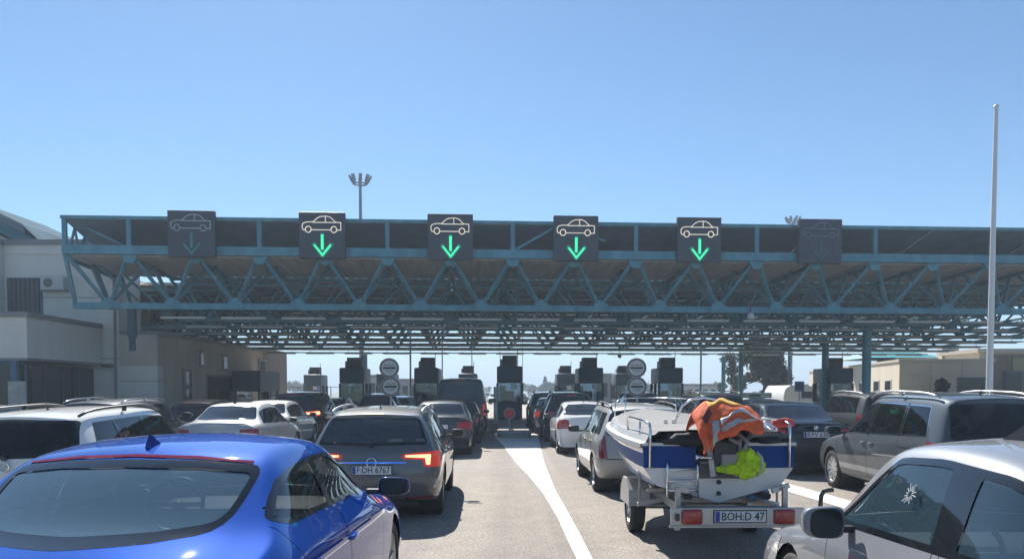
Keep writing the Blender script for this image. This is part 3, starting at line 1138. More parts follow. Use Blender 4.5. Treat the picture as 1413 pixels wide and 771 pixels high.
for i, v in enumerate(ROWS):
    d = drop(v)
    ua = U0 + BAY * (1 if i < 1 else -.6)
    kk = 1 if i < 1 else 0
    bm = B(); box(bm, ua, U1, v - .11, v + .11, ZB + d - .11, ZB + d + .11)
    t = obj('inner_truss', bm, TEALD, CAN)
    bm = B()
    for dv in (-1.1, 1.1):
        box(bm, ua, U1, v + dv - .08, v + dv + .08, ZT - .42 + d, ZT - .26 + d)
    obj('top_chord', bm, TEALD, t)
    if i < 2:
        for k in range(kk, NB):
            u = U0 + BAY * k
            for dv in (-1.1, 1.1):
                for s in (-1, 1):
                    ub = u + s * BAY / 2
                    if ub < ua or ub > U1: continue
                    bm = B(); beam(bm, (u, v + dv, ZT - .35 + d), (ub, v, ZB + d), .10); obj('diagonal', bm, TEALD, t)
    else:
        bm = B()
        for k in range(kk, NB):
            u = U0 + BAY * k
            for dv in (-1.1, 1.1):
                for s in (-1, 1):
                    ub = u + s * BAY / 2
                    if ub < ua or ub > U1: continue
                    beam(bm, (u, v + dv, ZT - .35 + d), (ub, v, ZB + d), .10)
        obj('diagonals', bm, TEALD, t)['kind'] = 'stuff'
    bm = B(); box(bm, ua, U1, v - .22, v + .22, ZB + d - .30, ZB + d - .24)
    obj('cable_tray', bm, TEALD, t)
for v in (1.2,):
    pass
bm = B()
for k in range(1, NB, 1):
    u = U0 + BAY * (k + .5)
    beam(bm, (u, 1.2, ZB - .03), (u, 23.4, ZB - .03 + drop(23.4)), .10, .10)
obj('tie_beams', bm, TEALD, CAN)['kind'] = 'stuff'
# columns
for (px, d, r) in ((1195, 43.5, .225), (1138, 51, .20), (1022, 60, .17), (998, 66, .16), (503, 60.5, .22)):
    p = at_d(px, HOR, d)
    m = CAN.matrix_basis.inverted() if False else Matrix.Rotation(rad(-3.7), 4, 'Z') @ Matrix.Translation((0, -36, 0))
    q = m @ Vector((p.x, p.y, 0))
    bm = B(); tube(bm, [(q.x, q.y, 0), (q.x, q.y, ZB - .1 + drop(q.y))], r, 16)
    o = obj('column', bm, TEAL if px > 1100 else TEALD, CAN, angle=40)
    bm = B(); box(bm, q.x - r * 1.7, q.x + r * 1.7, q.y - r * 1.7, q.y + r * 1.7, 0, .35); obj('column_footing', bm, mat('footing', (.4, .39, .37), .9), o)
# a drooping bracket at the left end
bm = B(); box(bm, -17.35, -17.0, 3.2, 3.5, 4.2, 5.5, .03); box(bm, -17.3, -17.05, 3.25, 3.45, 3.6, 4.25, .03)
obj('hanging_bracket', bm, mat('bracket_blue', (.03, .07, .12), .5), CAN)
# strip lights under the trusses
proto = None
def canopy_world(u, v, z):
    c, s = math.cos(rad(3.7)), math.sin(rad(3.7))
    return (u * c - v * s, 36 + u * s + v * c, z)
ORD = 'first second third fourth fifth sixth seventh eighth ninth tenth eleventh twelfth thirteenth fourteenth fifteenth sixteenth seventeenth eighteenth nineteenth twentieth'.split()
NAMES = ['first', 'second', 'third', 'fourth', 'fifth', 'sixth', 'seventh']
for ri, v in enumerate((2.55,) + ROWS):
    for k in range(1 if ri < 2 else 0, NB):
        u = U0 + BAY * (k + .5)
        if proto is None:
            bm = B(); box(bm, -.98, .98, -.09, .09, -.05, .05, .012)
            o = obj('strip_light', bm, LIGHTBOX); proto = o
            for s in (-1, 1):
                bm = B(); box(bm, s * .7 - .02, s * .7 + .02, -.02, .02, .05, .16); obj('hanger', bm, TEALD, o)
        else:
            o = copy_tree(proto)
        o.location = canopy_world(u, v, ZB - .33 + drop(v) + (.03 if ri == 0 else 0))
        o.rotation_euler = (0, 0, rad(3.7))
        tag(o, 'pale strip light, %s from the left in the %s row under the canopy' % (ORD[k - (1 if ri < 2 else 0)], NAMES[ri]), 'strip light', 'strip lights in the %s row under the canopy' % NAMES[ri])

# lane signals
PANEL = mat('signal_panel', (.045, .05, .075), .45, noise=.12)
WLIT = mat('signal_white_lit', (.8, .75, .65), .4, emit=(1, .88, .70), estr=.22)
WOFF = mat('signal_white_off', (.55, .55, .56), .5)
WDIM = mat('signal_white_dim', (.22, .23, .30), .5)
GLIT = mat('signal_green_lit', (.05, .7, .4), .4, emit=(.06, .95, .42), estr=.45)
GHALO = mat('signal_green_halo', (.01, .16, .12), .4, emit=(.01, .4, .22), estr=.18)  # glow around a lit arrow, put in as a wider dim green shape
GOFF = mat('signal_green_off', (.04, .26, .28), .5)
GDIM = mat('signal_green_dim', (.03, .13, .16), .5)
def polyline(bm, pts, w, y0, y1):
    for a, b in zip(pts, pts[1:]):
        a, b = Vector(a), Vector(b)
        d = (b - a).normalized(); n_ = Vector((-d.y, d.x)) * w / 2
        a, b = a - d * w * .4, b + d * w * .4
        prism(bm, [tuple(a + n_), tuple(b + n_), tuple(b - n_), tuple(a - n_)], y0, y1)
def signal(k, label, wm, gm, halo):
    u = U0 + BAY * k
    t = thing('lane_signal', label, 'lane signal', canopy_world(u, -.35, 7.25), rad(3.7), 'lane signals along the canopy front')
    bm = B(); box(bm, -.955, .955, -.10, .14, .04, 1.94, .015); obj('signal_panel', bm, PANEL, t)
    bm = B()
    for s in (-.6, .6): box(bm, s - .04, s + .04, .14, .40, .2, .3); box(bm, s - .04, s + .04, .14, .40, 1.3, 1.4)
    obj('mounting_bracket', bm, TEALD, t)
    y0, y1 = -.128, -.098
    sx, sz = .0129, .0129            # traced in a 991 x 771 enlargement of one signal: 685 px = 1.96 m
    def q(x, y): return ((x - 487) * .00277, 1.94 - (y - 60) * .00318)
    bm = B(); w = .032
    polyline(bm, [q(*p) for p in ((240, 295), (205, 290), (195, 265), (195, 225), (215, 203), (262, 190), (355, 188), (415, 140), (465, 118), (560, 112), (620, 130), (690, 190), (768, 194), (768, 292), (715, 292))], w, y0, y1)
    polyline(bm, [q(*p) for p in ((335, 290), (610, 290))], w, y0 - .002, y1)
    polyline(bm, [q(*p) for p in ((355, 194), (690, 194))], w, y0 - .004, y1)
    polyline(bm, [q(*p) for p in ((540, 115), (540, 194))], w, y0 - .006, y1)
    for cx in (284, 664):
        polyline(bm, [q(cx + 43 * math.cos(2 * math.pi * a / 14), 285 + 40 * math.sin(2 * math.pi * a / 14)) for a in range(15)], w, y0 - .008, y1)
    o = obj('car_symbol', bm, wm, t); o['kind'] = 'stuff'
    bm = B()
    polyline(bm, [q(*p) for p in ((490, 350), (490, 545))], .15, -.112, -.098)
    polyline(bm, [q(*p) for p in ((365, 480), (492, 620), (620, 480))], .16, -.114, -.098)
    if halo: obj('arrow_halo', bm, halo, t)
    else: bm.free()
    bm = B()
    polyline(bm, [q(*p) for p in ((490, 365), (490, 530))], .105, y0, y1)
    polyline(bm, [q(*p) for p in ((378, 492), (492, 618), (608, 492))], .075, y0 - .003, y1)
    obj('arrow', bm, gm, t)
signal(2, 'unlit lane signal with pale car outline, above the low left building end of the canopy', WOFF, GOFF, None)
signal(4, 'lit lane signal with green arrow, nearest the floodlight mast', WLIT, GLIT, GHALO)
signal(6, 'lit lane signal with green arrow, third signal from the left end of the canopy', WLIT, GLIT, GHALO)
signal(8, 'lit lane signal with green arrow, third signal from the right end of the row', WLIT, GLIT, GHALO)
signal(10, 'lit lane signal with green arrow, beside the dark unlit signal', WLIT, GLIT, GHALO)
signal(12, 'dark lane signal with barely visible car and arrow, last on the right', WDIM, GDIM, None)

# ---------------------------------------------------------------- buildings on the left
WALLB = mat('grey_render', (.70, .66, .61), .85, noise=.12, nscale=.8, bump=.2, stretch=(1.2, 1.2, .4))
WALLC = mat('beige_render', (.55, .47, .39), .85, noise=.16, nscale=.9, bump=.2, stretch=(1.2, 1.2, .35))
WALLD = mat('brown_cladding', (.24, .19, .16), .8, noise=.2, nscale=.9)
CAP = mat('roof_cap', (.20, .20, .21), .6)
DARKWIN = glass('building_glass', (.06, .09, .12), opacity=.85, body=(.007, .013, .024), rough=.03, fr=1.35)
WINFR = mat('dark_frame', (.03, .045, .065), .5)
BLUEF = mat('blue_frame', (.03, .12, .22), .5)
ROOFT = mat('teal_roof', (.06, .17, .22), .9, noise=.15, spec=.1)
lb = thing('office_building', 'grey rendered building with a balcony door and curved teal roof at the left edge', 'building', (-19.6, 40, 0))
def part(name, m, parent, x0, x1, y0, y1, z0, z1, bev=0):
    bm = B(); o = parent.location if parent.parent is None else Vector((0, 0, 0))
    box(bm, x0 - lb0.x, x1 - lb0.x, y0 - lb0.y, y1 - lb0.y, z0, z1, bev)
    return obj(name, bm, m, parent)
lb0 = lb.location
w = part('wall', WALLB, lb, -24.2, -18.8, 40, 42.4, 0, 8.7)
part('parapet', CAP, w, -24.3, -18.7, 39.9, 42.5, 8.7, 8.95)
part('string_course', WALLB, w, -24.24, -18.76, 39.95, 40, 8.25, 8.4)
w2 = part('side_wall', WALLB, lb, -34, -24.22, 39.2, 50, 0, 8.7)
part('parapet', CAP, w2, -34.1, -24.12, 39.1, 50.1, 8.7, 8.95)
wd = part('balcony_door', BLUEF, lb, -24.05, -22.4, 39.93, 39.99, 5.15, 7.15)
for a in (0, 1):
    part('pane', DARKWIN, wd, -24.0 + a * .80, -23.28 + a * .80, 39.90, 39.925, 5.2, 7.1)
for k in range(7):
    part('shutter_slat', mat('slat', (.05, .055, .075), .6), wd, -23.98 + .22 * k, -23.83 + .22 * k, 39.87, 39.895, 5.22, 7.08)
for x in (-18.95,):
    bm = B(); tube(bm, [(x - lb0.x, -.08, 8.2), (x - lb0.x, -.08, .2)], .055, 8); obj('downpipe', bm, CAP, lb)
for z in (3.3, 6.2):
    part('wall_joint', CAP, w, -24.2, -18.8, 39.985, 39.996, z, z + .03)
# lower wing with overhang above the glazed front
v1 = part('upper_storey', WALLB, lb, -30, -19.6, 33.8, 39.85, 3.1, 4.75)
part('coping', CAP, v1, -30.1, -19.5, 33.7, 39.9, 4.75, 4.95)
part('soffit_band', CAP, v1, -30.02, -19.58, 33.78, 39.86, 3.0, 3.1)
gz = part('glazed_front', BLUEF, lb, -29.8, -20.0, 34.2, 34.25, 2.85, 3.0)
for k in range(6):
    part('pane', DARKWIN, gz, -29.5 + k * 1.6, -28.0 + k * 1.6, 34.22, 34.25, .1, 2.85)
    part('mullion', WINFR, gz, -29.6 + k * 1.6, -29.51 + k * 1.6, 34.18, 34.28, 0, 2.85)
for k in range(4):
    part('pane', DARKWIN, gz, -20.02, -19.99, 34.35 + k * 1.4, 35.68 + k * 1.4, .1, 2.85)
    part('mullion', BLUEF if k == 0 else WINFR, gz, -20.06, -19.95, 34.24 + k * 1.4, 34.34 + k * 1.4, 0, 2.85)
part('corner_column', BLUEF, lb, -20.35, -20.1, 33.85, 34.1, 0, 3.0)
# curved roof
bm = B()
arc = [(-36, 12.7), (-32, 12.2), (-29, 11.5), (-27.2, 10.95), (-25.8, 10.3), (-24.4, 9.62), (-23.3, 9.1)]
prism(bm, [(x - lb0.x, z) for x, z in arc] + [(x - lb0.x, z - .55) for x, z in arc[::-1]], 42.0 - 40, 49 - 40)
rf = obj('curved_roof', bm, ROOFT, lb)
bm = B(); prism(bm, [(x - lb0.x, z - .56) for x, z in arc] + [(-23.6 - lb0.x, 8.9), (-36 - lb0.x, 8.9)], 2.3, 8.8); obj('gable_wall', bm, WALLB, rf)
bm = B(); prism(bm, [(x - lb0.x, z + .45) for x, z in arc[:-1]] + [(-23.4 - lb0.x, 9.1)] + [(x - lb0.x, z + .36) for x, z in arc[::-1][1:]], 1.9, 9); obj('roof_edge', bm, mat('roof_membrane', (.15, .21, .25), 1.0, spec=0.0, noise=.2, nscale=1.0), rf)
bm = B(); prism(bm, [(x - lb0.x, z + .36) for x, z in arc[:-1]] + [(x - lb0.x, z + .003) for x, z in arc[:-1][::-1]], 2.1, 2.13); obj('roof_glazing', bm, glass('roof_glass', (.4, .5, .55), opacity=.6, body=(.16, .22, .27)), rf)
ac = thing('air_conditioner', 'white air conditioner unit on the wall beside the balcony door', 'air conditioner', (-21.7, 39.75, 6.55))
bm = B(); box(bm, -.55, .55, -.2, .2, 0, .62, .02); obj('casing', bm, mat('ac_white', (.5, .5, .5), .6), ac)
bm = B(); lathe(bm, [(-.215, .22), (-.215, .0)], 18, 'y')
for v in bm.verts: v.co.x -= .18; v.co.z += .31
obj('fan_grille', bm, mat('ac_dark', (.10, .105, .11), .6), ac)
bm = B(); box(bm, -.6, .6, -.2, .25, -.06, 0); obj('bracket', bm, CAP, ac)
# the low wing under the canopy
lw = thing('customs_building', 'low beige building with brown end wall under the left side of the canopy', 'building', (-17, 40, 0))
lb0 = lw.location
w = part('wall', WALLC, lw, -24, -17.0, 40.02, 57, 0, 4.45)
part('roof_cap', CAP, w, -24.1, -16.9, 40.06, 57.1, 4.45, 4.62)
part('brown_wall', WALLD, lw, -24, -16.98, 57, 63, 0, 4.7)
for z in (.75, 1.5, 2.25, 3.0):
    part('stone_course', WALLB, w, -19.4, -16.975, 39.99, 40.6, z - .72, z - .03)
    part('stone_course', WALLC, w, -16.995, -16.965, 40.62, 42.4, z - .72, z - .03)
part('pier', WALLC, lw, -18.6, -16.96, 39.985, 42.6, 3.0, 4.35)
for (a, b, z0, z1, m) in ((43.0, 44.2, 0, 2.9, DARKWIN), (46.4, 50.6, 0, 2.7, DARKWIN), (51.2, 54.5, 0, 2.6, DARKWIN), (45.4, 46.0, 3.1, 4.0, DARKWIN), (49, 49.8, 3.0, 3.9, DARKWIN)):
    f = part('window' if z0 > 1 else 'glass_door', CAP, lw, -17.02, -16.95, a, b, z0, z1)
    part('pane', m, f, -16.95, -16.93, a + .1, b - .1, z0 + .1, z1 - .12)
w4 = part('upper_storey', WALLC, lw, -34, -21.3, 44, 63, 4.63, 7.95)
part('parapet', WALLD, w4, -34.1, -21.2, 43.9, 63.1, 7.95, 8.03)
for k in range(5):
    f = part('window', CAP, lw, -21.3, -21.22, 46 + k * 3.4, 47.6 + k * 3.4, 5.4, 6.6)
    part('pane', DARKWIN, f, -21.22, -21.2, 46.1 + k * 3.4, 47.5 + k * 3.4, 5.5, 6.5)
dk = part('kiosk_annex', mat('annex_dark', (.05, .06, .08), .6), lw, -16.9, -15.2, 50.4, 54.6, 1.75, 3.0)
for (x, y) in ((-16.8, 50.5), (-15.3, 50.5), (-15.3, 52.4), (-15.3, 54.5)):
    part('annex_post', CAP, dk, x - .07, x + .07, y - .07, y + .07, 0, 1.75)
part('annex_pane', DARKWIN, dk, -15.34, -15.31, 50.6, 54.4, .9, 1.74)
part('annex_panel', mat('annex_light', (.30, .30, .30), .7), dk, -15.34, -15.3, 50.6, 54.4, 0, .89)
wf = part('wall_vent', mat('vent_frame', (.5, .5, .5), .6), lw, -16.98, -16.9, 56.0, 57.3, 3.0, 3.9)
part('vent_grille', mat('vent_dark', (.05, .05, .055), .7), wf, -16.9, -16.88, 56.1, 57.2, 3.08, 3.82)
wl = thing('wall_lamp', 'small dark lamp under the coping of the glazed wing', 'wall lamp', (-19.2, 39.6, 2.9))
bm = B(); box(bm, -.25, .25, -.15, .15, 0, .14, .03); obj('lamp_housing', bm, PLASTIC, wl)
bm = B(); box(bm, -.03, .03, .1, .42, .04, .10); obj('lamp_arm', bm, PLASTIC, wl)
ib = thing('info_board', 'pale information board standing before the dark glazed front', 'notice board', (-19.75, 33.3, 0))
bm = B(); box(bm, -.36, .36, -.03, .03, .3, 2.15, .02); obj('board', bm, mat('board_pale', (.42, .40, .38), .7, noise=.3, nscale=4), ib)
bm = B(); box(bm, -.3, -.24, -.025, .025, 0, .3); box(bm, .24, .3, -.025, .025, 0, .3); obj('legs', bm, CAP, ib)

# ---------------------------------------------------------------- buildings on the right
CREAM = mat('cream_render', (.62, .55, .44), .85, noise=.14, nscale=.8, stretch=(1.4, 1.4, .25))
CREAMS = mat('cream_panel', (.50, .45, .38), .85, noise=.10, nscale=.5)
BROWNW = mat('brown_stone', (.22, .17, .13), .85, noise=.3, nscale=2)
rb = thing('station_building', 'long cream building with teal hipped roof on the right', 'building', (29.0, 62.5, 0))
lb0 = rb.location
# the long wall runs back and to the right from the corner
lb0r = None
ang = math.atan2(34.7 - 29.0, 97 - 62.5)
ct, st = math.cos(ang), math.sin(ang)
def rpart(name, m, parent, a0, a1, t0, t1, z0, z1):
    """a: along the long wall from the corner, t: into the building"""
    bm = B(); box(bm, t0, t1, a0, a1, z0, z1)
    for v in bm.verts:
        x, y = v.co.x, v.co.y
        v.co.x, v.co.y = x * ct + y * st, -x * st + y * ct
    return obj(name, bm, m, parent)
KB = 1.3
_rp = rpart
def rpart(name, m, parent, a0, a1, t0, t1, z0, z1):
    return _rp(name, m, parent, a0 * KB, a1 * KB, t0 if abs(t0) < .2 else t0 * KB, t1 if abs(t1) < .2 else t1 * KB, z0 * 1.16, z1 * 1.16)
w = rpart('wall', CREAM, rb, 0, 27.5, 0, 5.0, 0, 3.42)
rpart('roof_cap', CREAMS, w, -.1, 27.6, -.1, 5.1, 3.42, 3.58)
for z in (.85, 1.7, 2.55):
    for t in (0, 1, 2):
        rpart('wall_panel', CREAMS, w, -.04, -.003, .06 + t * 1.65, 1.66 + t * 1.65, z - .80, z)
for z in (3.4,):
    for t in (0, 1, 2):
        rpart('wall_panel', CREAMS, w, -.04, -.003, .06 + t * 1.65, 1.66 + t * 1.65, 2.6, 3.38)
for a in (1.6, 4.2, 8.0, 12, 16, 20, 24):
    f = rpart('window', mat('win_frame', (.55, .52, .48), .6), rb, a, a + 1.3, -.05, -.003, 1.05, 2.3)
    rpart('pane', DARKWIN, f, a + .09, a + 1.21, -.07, -.052, 1.12, 2.22)
    rpart('sill', CREAMS, f, a - .08, a + 1.38, -.14, -.003, .95, 1.03)
wp = rpart('end_window', mat('win_blue', (.03, .06, .10), .5), rb, -.07, -.043, 3.1, 4.6, 1.0, 2.4)
rpart('pane', DARKWIN, wp, -.09, -.072, 3.2, 4.5, 1.1, 2.3)
# teal hipped roof behind
def roof(cx, cy, lx, ly, z0, h):
    bm = B()
    b_ = [bm.verts.new((cx + sx * lx / 2, cy + sy * ly / 2, z0)) for sx, sy in ((-1, -1), (1, -1), (1, 1), (-1, 1))]
    r_ = [bm.verts.new((cx - lx * .22, cy, z0 + h)), bm.verts.new((cx + lx * .22, cy, z0 + h))]
    bm.faces.new((b_[0], b_[1], r_[1], r_[0])); bm.faces.new((b_[1], b_[2], r_[1])); bm.faces.new((b_[2], b_[3], r_[0], r_[1])); bm.faces.new((b_[3], b_[0], r_[0])); bm.faces.new(b_[::-1])
    return bm
o = obj('hipped_roof', roof(4.4, 12, 6.4, 8, 4.60, .80), mat('teal_tiles', (.06, .30, .33), .5, noise=.2), rb)
o2 = rpart('roof_base', CREAMS, rb, 6.8, 11.2, 1.6, 4.6, 3.58, 3.96)
rpart('chimney', CREAMS, o, 6.0, 7.0, 4.2, 5.2, 3.58, 4.8)
# nearer building at the right edge
nb = thing('gate_building', 'beige and brown building behind the flagpole on the right', 'building', (35.8, 64, 0))
lb0 = nb.location
def part2(name, m, parent, x0, x1, y0, y1, z0, z1):
    f = lambda x: 35.8 + (x - 22.4) * 1.6
    g = lambda y: 64 + (y - 40) * 1.6
    return part(name, m, parent, f(x0), f(x1), g(y0), g(y1), z0 * 1.3, z1 * 1.3)
w = part2('wall', CREAM, nb, 22.4, 36, 40, 43.2, 0, 3.62)
part2('roof_cap', CREAMS, w, 22.2, 36.2, 39.8, 43.4, 3.62, 3.85)
part2('brown_wall', BROWNW, nb, 22.85, 36, 39.93, 39.985, 0, 3.5)
for z in range(5):
    part2('quoin', BROWNW if z % 2 else CREAM, nb, 22.42, 23.1 if z % 2 else 22.8, 39.91, 39.925, z * .7, z * .7 + .64)
f = part2('window', mat('win_blue', (.03, .06, .10), .5), nb, 23.5, 24.35, 39.85, 39.9, .9, 2.5)
part2('pane', DARKWIN, f, 23.58, 24.27, 39.83, 39.845, 1.0, 2.4)
part2('wall_panel', mat('ochre_panel', (.30, .27, .16), .85, noise=.2), nb, 23.9, 25.6, 39.84, 39.9, 2.55, 3.3)
part2('pier', BROWNW, nb, 25.4, 26.2, 39.6, 39.92, 0, 3.45)

# ---------------------------------------------------------------- booths and islands
BOOTH = mat('booth_blue_grey', (.032, .055, .085), .5, noise=.15)
BOOTHL = mat('booth_grey', (.16, .17, .18), .55, noise=.15)
BGLASS = glass('booth_glass', (.60, .68, .74), opacity=.10, body=(.10, .13, .16))
KERB = mat('kerb_concrete', (.42, .40, .36), .9, noise=.2, nscale=3)
def make_booth():
    t = thing('booth', 'booth', 'toll booth')
    w, d = .70, 1.35
    bm = B(); box(bm, -w, w, -d, d, 0, .95, .03); obj('lower_panel', bm, BOOTH, t)
    bm = B(); box(bm, -w - .03, w + .03, -d - .05, d + .05, 2.05, 2.98, .09); r = obj('roof_box', bm, BOOTH, t, angle=50)
    for sx in (-1, 1):
        for sy in (-1, 0, 1):
            bm = B(); box(bm, sx * w - .06, sx * w + .06, sy * (d - .06) - .06, sy * (d - .06) + .06, .95, 2.05); obj('post', bm, BOOTH, t)
        bm = B(); box(bm, sx * (w - .02) - .008, sx * (w - .02) + .008, -d + .13, d - .13, .95, 2.05); obj('side_window', bm, BGLASS, t)
    for sy in (-1, 1):
        f = B(); box(f, -w + .065, w - .065, sy * (d - .03) - .008, sy * (d - .03) + .008, .95, 2.05); obj('front_window' if sy < 0 else 'rear_window', f, BGLASS, t)
    bm = B(); box(bm, -.60, .10, -.9, .25, .3, 1.10, .03); obj('desk', bm, BOOTHL, t)
    bm = B(); box(bm, -.40, -.05, -.55, -.50, 1.16, 1.46, .01); box(bm, -.26, -.2, -.54, -.50, 1.09, 1.17); obj('monitor', bm, PLASTIC, t)
    bm = B(); box(bm, .06, .40, -d - .012, -d - .002, 1.70, 1.98); obj('notice_sheet', bm, mat('paper', (.55, .57, .58), .8), t)
    bm = B(); box(bm, -.58, -.22, d - .10, d - .05, .98, 1.9); obj('rear_blind', bm, mat('blind_grey', (.14, .16, .18), .8), t)
    bm = B(); box(bm, -.28, .28, .55, .70, .5, 1.6, .06); obj('chair_back', bm, PLASTIC, t)
    bm = B(); box(bm, -.42, .42, -.55, .35, 2.98, 3.62, .03); a = obj('roof_unit', bm, mat('roof_unit', (.045, .05, .06), .6, noise=.2), t, angle=50)
    bm = B(); box(bm, -.54, -.42, -.5, .3, 2.98, 3.40, .01); obj('unit_duct', bm, BOOTHL, a)
    for k in range(4):
        bm = B(); box(bm, -.36, .36, -.575, -.55, 3.08 + k * .13, 3.15 + k * .13); obj('louvre_slat', bm, PLASTIC, a)
    bm = B(); tube(bm, [(.46, -.3, 2.98), (.46, -.3, 3.95)], .022, 6); obj('mast', bm, PLASTIC, t)
    return t
def island_at(X, y0, y1, w=1.3):
    bm = B()
    n = 9
    out = []
    for k in range(n):
        a = math.pi + math.pi * k / (n - 1)
        out.append((X0(X, y0 + .65) + w / 2 * math.cos(a), y0 + .65 + .65 * math.sin(a)))
    out += [(X0(X, y1) + w / 2, y1), (X0(X, y1) - w / 2, y1)]
    prism(bm, out, -.01, .19, 'z')
    o = obj('island', bm, KERB); tag(o, kind='structure')
    return o
def X0(X, y): return X + (50 - y) * (PCX - VPX) / FPX
b0 = make_booth()
FRONTB = [(485, 50, 'dark booth with lit side panes left of the black van, front row'), (588, 50, 'front-row booth behind the roof of the dark grey saloon, left of the black van'), (703, 47, 'middle booth with the red stop disc before it'), (815, 50, 'front-row booth above the dark blue SUV, right of the stop disc'), (925, 50, 'front-row booth right of the right pair of round signs'), (1160, 50.5, 'booth between the two big teal columns')]
SECB = [(431, 70, 'small far booth beside the brown end wall'), (532, 66, 'far booth half hidden by the left pair of round signs'), (645, 66, 'far booth peeping out left of the black van roof'), (781, 66, 'far booth just right of the middle booth'), (862, 66, 'far booth half hidden by the right pair of round signs')]
for i, (px, d, lab) in enumerate(FRONTB + SECB):
    X = (px - PCX) / FPX * d
    o = b0 if i == 0 else copy_tree(b0)
    o.location = (X, d + 1.35, .19)
    o.rotation_euler = (0, 0, LANE)
    tag(o, lab, 'toll booth', 'booths on the lane islands')
    if i < len(FRONTB):
        Xc = X + (d - 50) * (PCX - VPX) / FPX
        island_at(Xc, 31 if px == 703 else 36, 62)
    else:
        island_at(X + (d - 50) * (PCX - VPX) / FPX, 63.5, 74)
# bollard rails and barrier posts in front of the booths
bp_ = None
for px, d, lab in ((684, 45, 'white steel guard post left of the middle booth'), (739, 47.5, 'white steel guard post right of the middle booth')):
    X = (px - PCX) / FPX * d
    bm = B(); tube(bm, [(0, 0, 0), (0, 0, 2.0 if px == 684 else 1.1)], .11, 12)
    o = obj('guard_post', bm, mat('post_white', (.62, .62, .60), .6, noise=.2, nscale=6)); o.location = (X, d, 0.0)
    tag(o, lab, 'post', 'guard posts beside the middle booth')
# ---------------------------------------------------------------- the cars
BLUE = paint('blue', (.004, .060, .36), .1, .30)
GREYD = paint('grey_brown', (.135, .140, .148), .55, .34)
WHITE = paint('white', (.78, .78, .77), .0, .4)
SILVER = paint('silver', (.235, .25, .275), .3, .32)
SILVER2 = paint('silver_warm', (.40, .40, .395), .5, .34)
SILVERW = paint('silver_white', (.42, .43, .44), .5, .36)
BLACK = paint('black', (.012, .013, .016), .1, .3)
NAVY = paint('black_blue', (.016, .022, .032), .2, .3)
DGREY = paint('dark_grey', (.055, .06, .068), .5, .34)
MGREY = paint('mid_grey', (.082, .095, .112), .4, .34)
GREEN = paint('green_grey', (.05, .06, .058), .4, .34)

def lane_pos(px, d):
    return ((px - PCX) / FPX * d, d)

# --- blue fastback, close on the left
bl = dict(L=4.85, W=1.89, level=3, paint=BLUE, zb=.2, shoulder=.115, shoulder_h=.12, crease=.25, crown=.05, roof_crease=.15,
          belt=[(0, .99), (.5, 1.075), (1.2, 1.06), (3.1, 1.0), (4.85, .80)],
          stations=[(0, .93, .90, .7, .22), (.10, 1.0, .94, .7, .18), (.30, 1.035, .97, .7, .15), (.50, 1.085, 1, .70, .13), (.64, 1.15, 1, .70, .13), (.88, 1.285, 1, .695, .11), (1.10, 1.382, 1, .69, .08),
                    (1.30, 1.415, 1, .68, .04), (1.75, 1.445, 1, .68, 0), (2.2, 1.44, 1, .68, -.03), (2.52, 1.395, 1, .68, -.10), (2.68, 1.335, 1, .69, -.14), (3.0, 1.165, 1, .70, -.18), (3.32, 1.0, 1, .7, -.2),
                    (3.5, .95, 1, .7, -.16), (4.0, .90, .99, .7, -.07), (4.45, .81, .96, .7, -.08), (4.72, .72, .92, .7, -.12), (4.85, .62, .86, .7, -.2)],
          rear_y=SED_REAR, front_y=FRONT_Y, axles=(.98, 3.78), wr=.335, spokes=5,
          side_windows=[(.93, 1.74, -.17, .02, .12), (1.80, 3.02, .02, -.60, .05)], dlo_top=.085, dlo_base=.03, seal=.028, a_pillar=(2.35, .085),
          rear_glass=[(-.60, 1.112, .10), (-.34, 1.090, 0), (0, 1.082, 0), (0, 1.402, 0), (-.34, 1.393, 0), (-.635, 1.362, .07)], rear_glass_y=1.35, rear_seal=.034, frame=None,
          windshield=[(-.66, 1.0, .05), (0, 1.0, 0), (0, 1.40, 0), (-.58, 1.36, .06)],
          doors=[[(1.86, .30), (2.95, .28), (3.10, .60), (3.10, 1.0), (2.45, 1.365), (1.88, 1.39)], [(.98, .72), (1.30, .42), (1.84, .30), (1.86, 1.39), (1.15, 1.34), (.70, 1.18), (.78, 1.02)]],
          handles=[(1.95, .86, .925), (1.02, .88, .925)], mirror=(.90, 3.0, 1.05, 1.0), mirror_mat=paint('mirror_dark', (.006, .02, .07), .1, .3), antenna=1.30, antenna_mat=paint('blue_fin', (.006, .035, .24), .2, .3), fin=.9,
          interior=2.0, cowl_y=3.3, header_y=2.5, shelf=(.55, 1.05, 1.035), shelf_mat=mat('shelf_cloth', (.34, .37, .37), .9), glass=glass('blue_car_glass', (.36, .39, .40), opacity=.06, body=(.06, .07, .08)),
          rear_glass_mat=glass('sky_sheen_glass', (.42, .48, .52), opacity=.40, body=(.14, .24, .32), fr=2.1),  # milky blue body colour stands in for sky reflected in the pane
          patches=[dict(name='tail_light', poly=[(.45, .86), (.45, .74), (1.0, .72), (1.0, .90)], mat=TAIL), dict(name='brake_light', poly=[(-.57, 1.372), (-.3, 1.399), (0, 1.410), (.3, 1.399), (.57, 1.372), (.57, 1.381), (.3, 1.410), (0, 1.421), (-.3, 1.410), (-.57, 1.381)], mat=mat('strip_red', (.20, .022, .055), .3, coat=.4, ior=1.001, noise=.5, nscale=55), both=False, r=0, depth=1.5, nz=.97, only=None, inset=-.004)])
root, parts = car(bl, 'fastback_car', 'glossy blue fastback, nearest car on the left, with red light strip above the rear window', 'car', (-1.90, 3.12), 0.0)
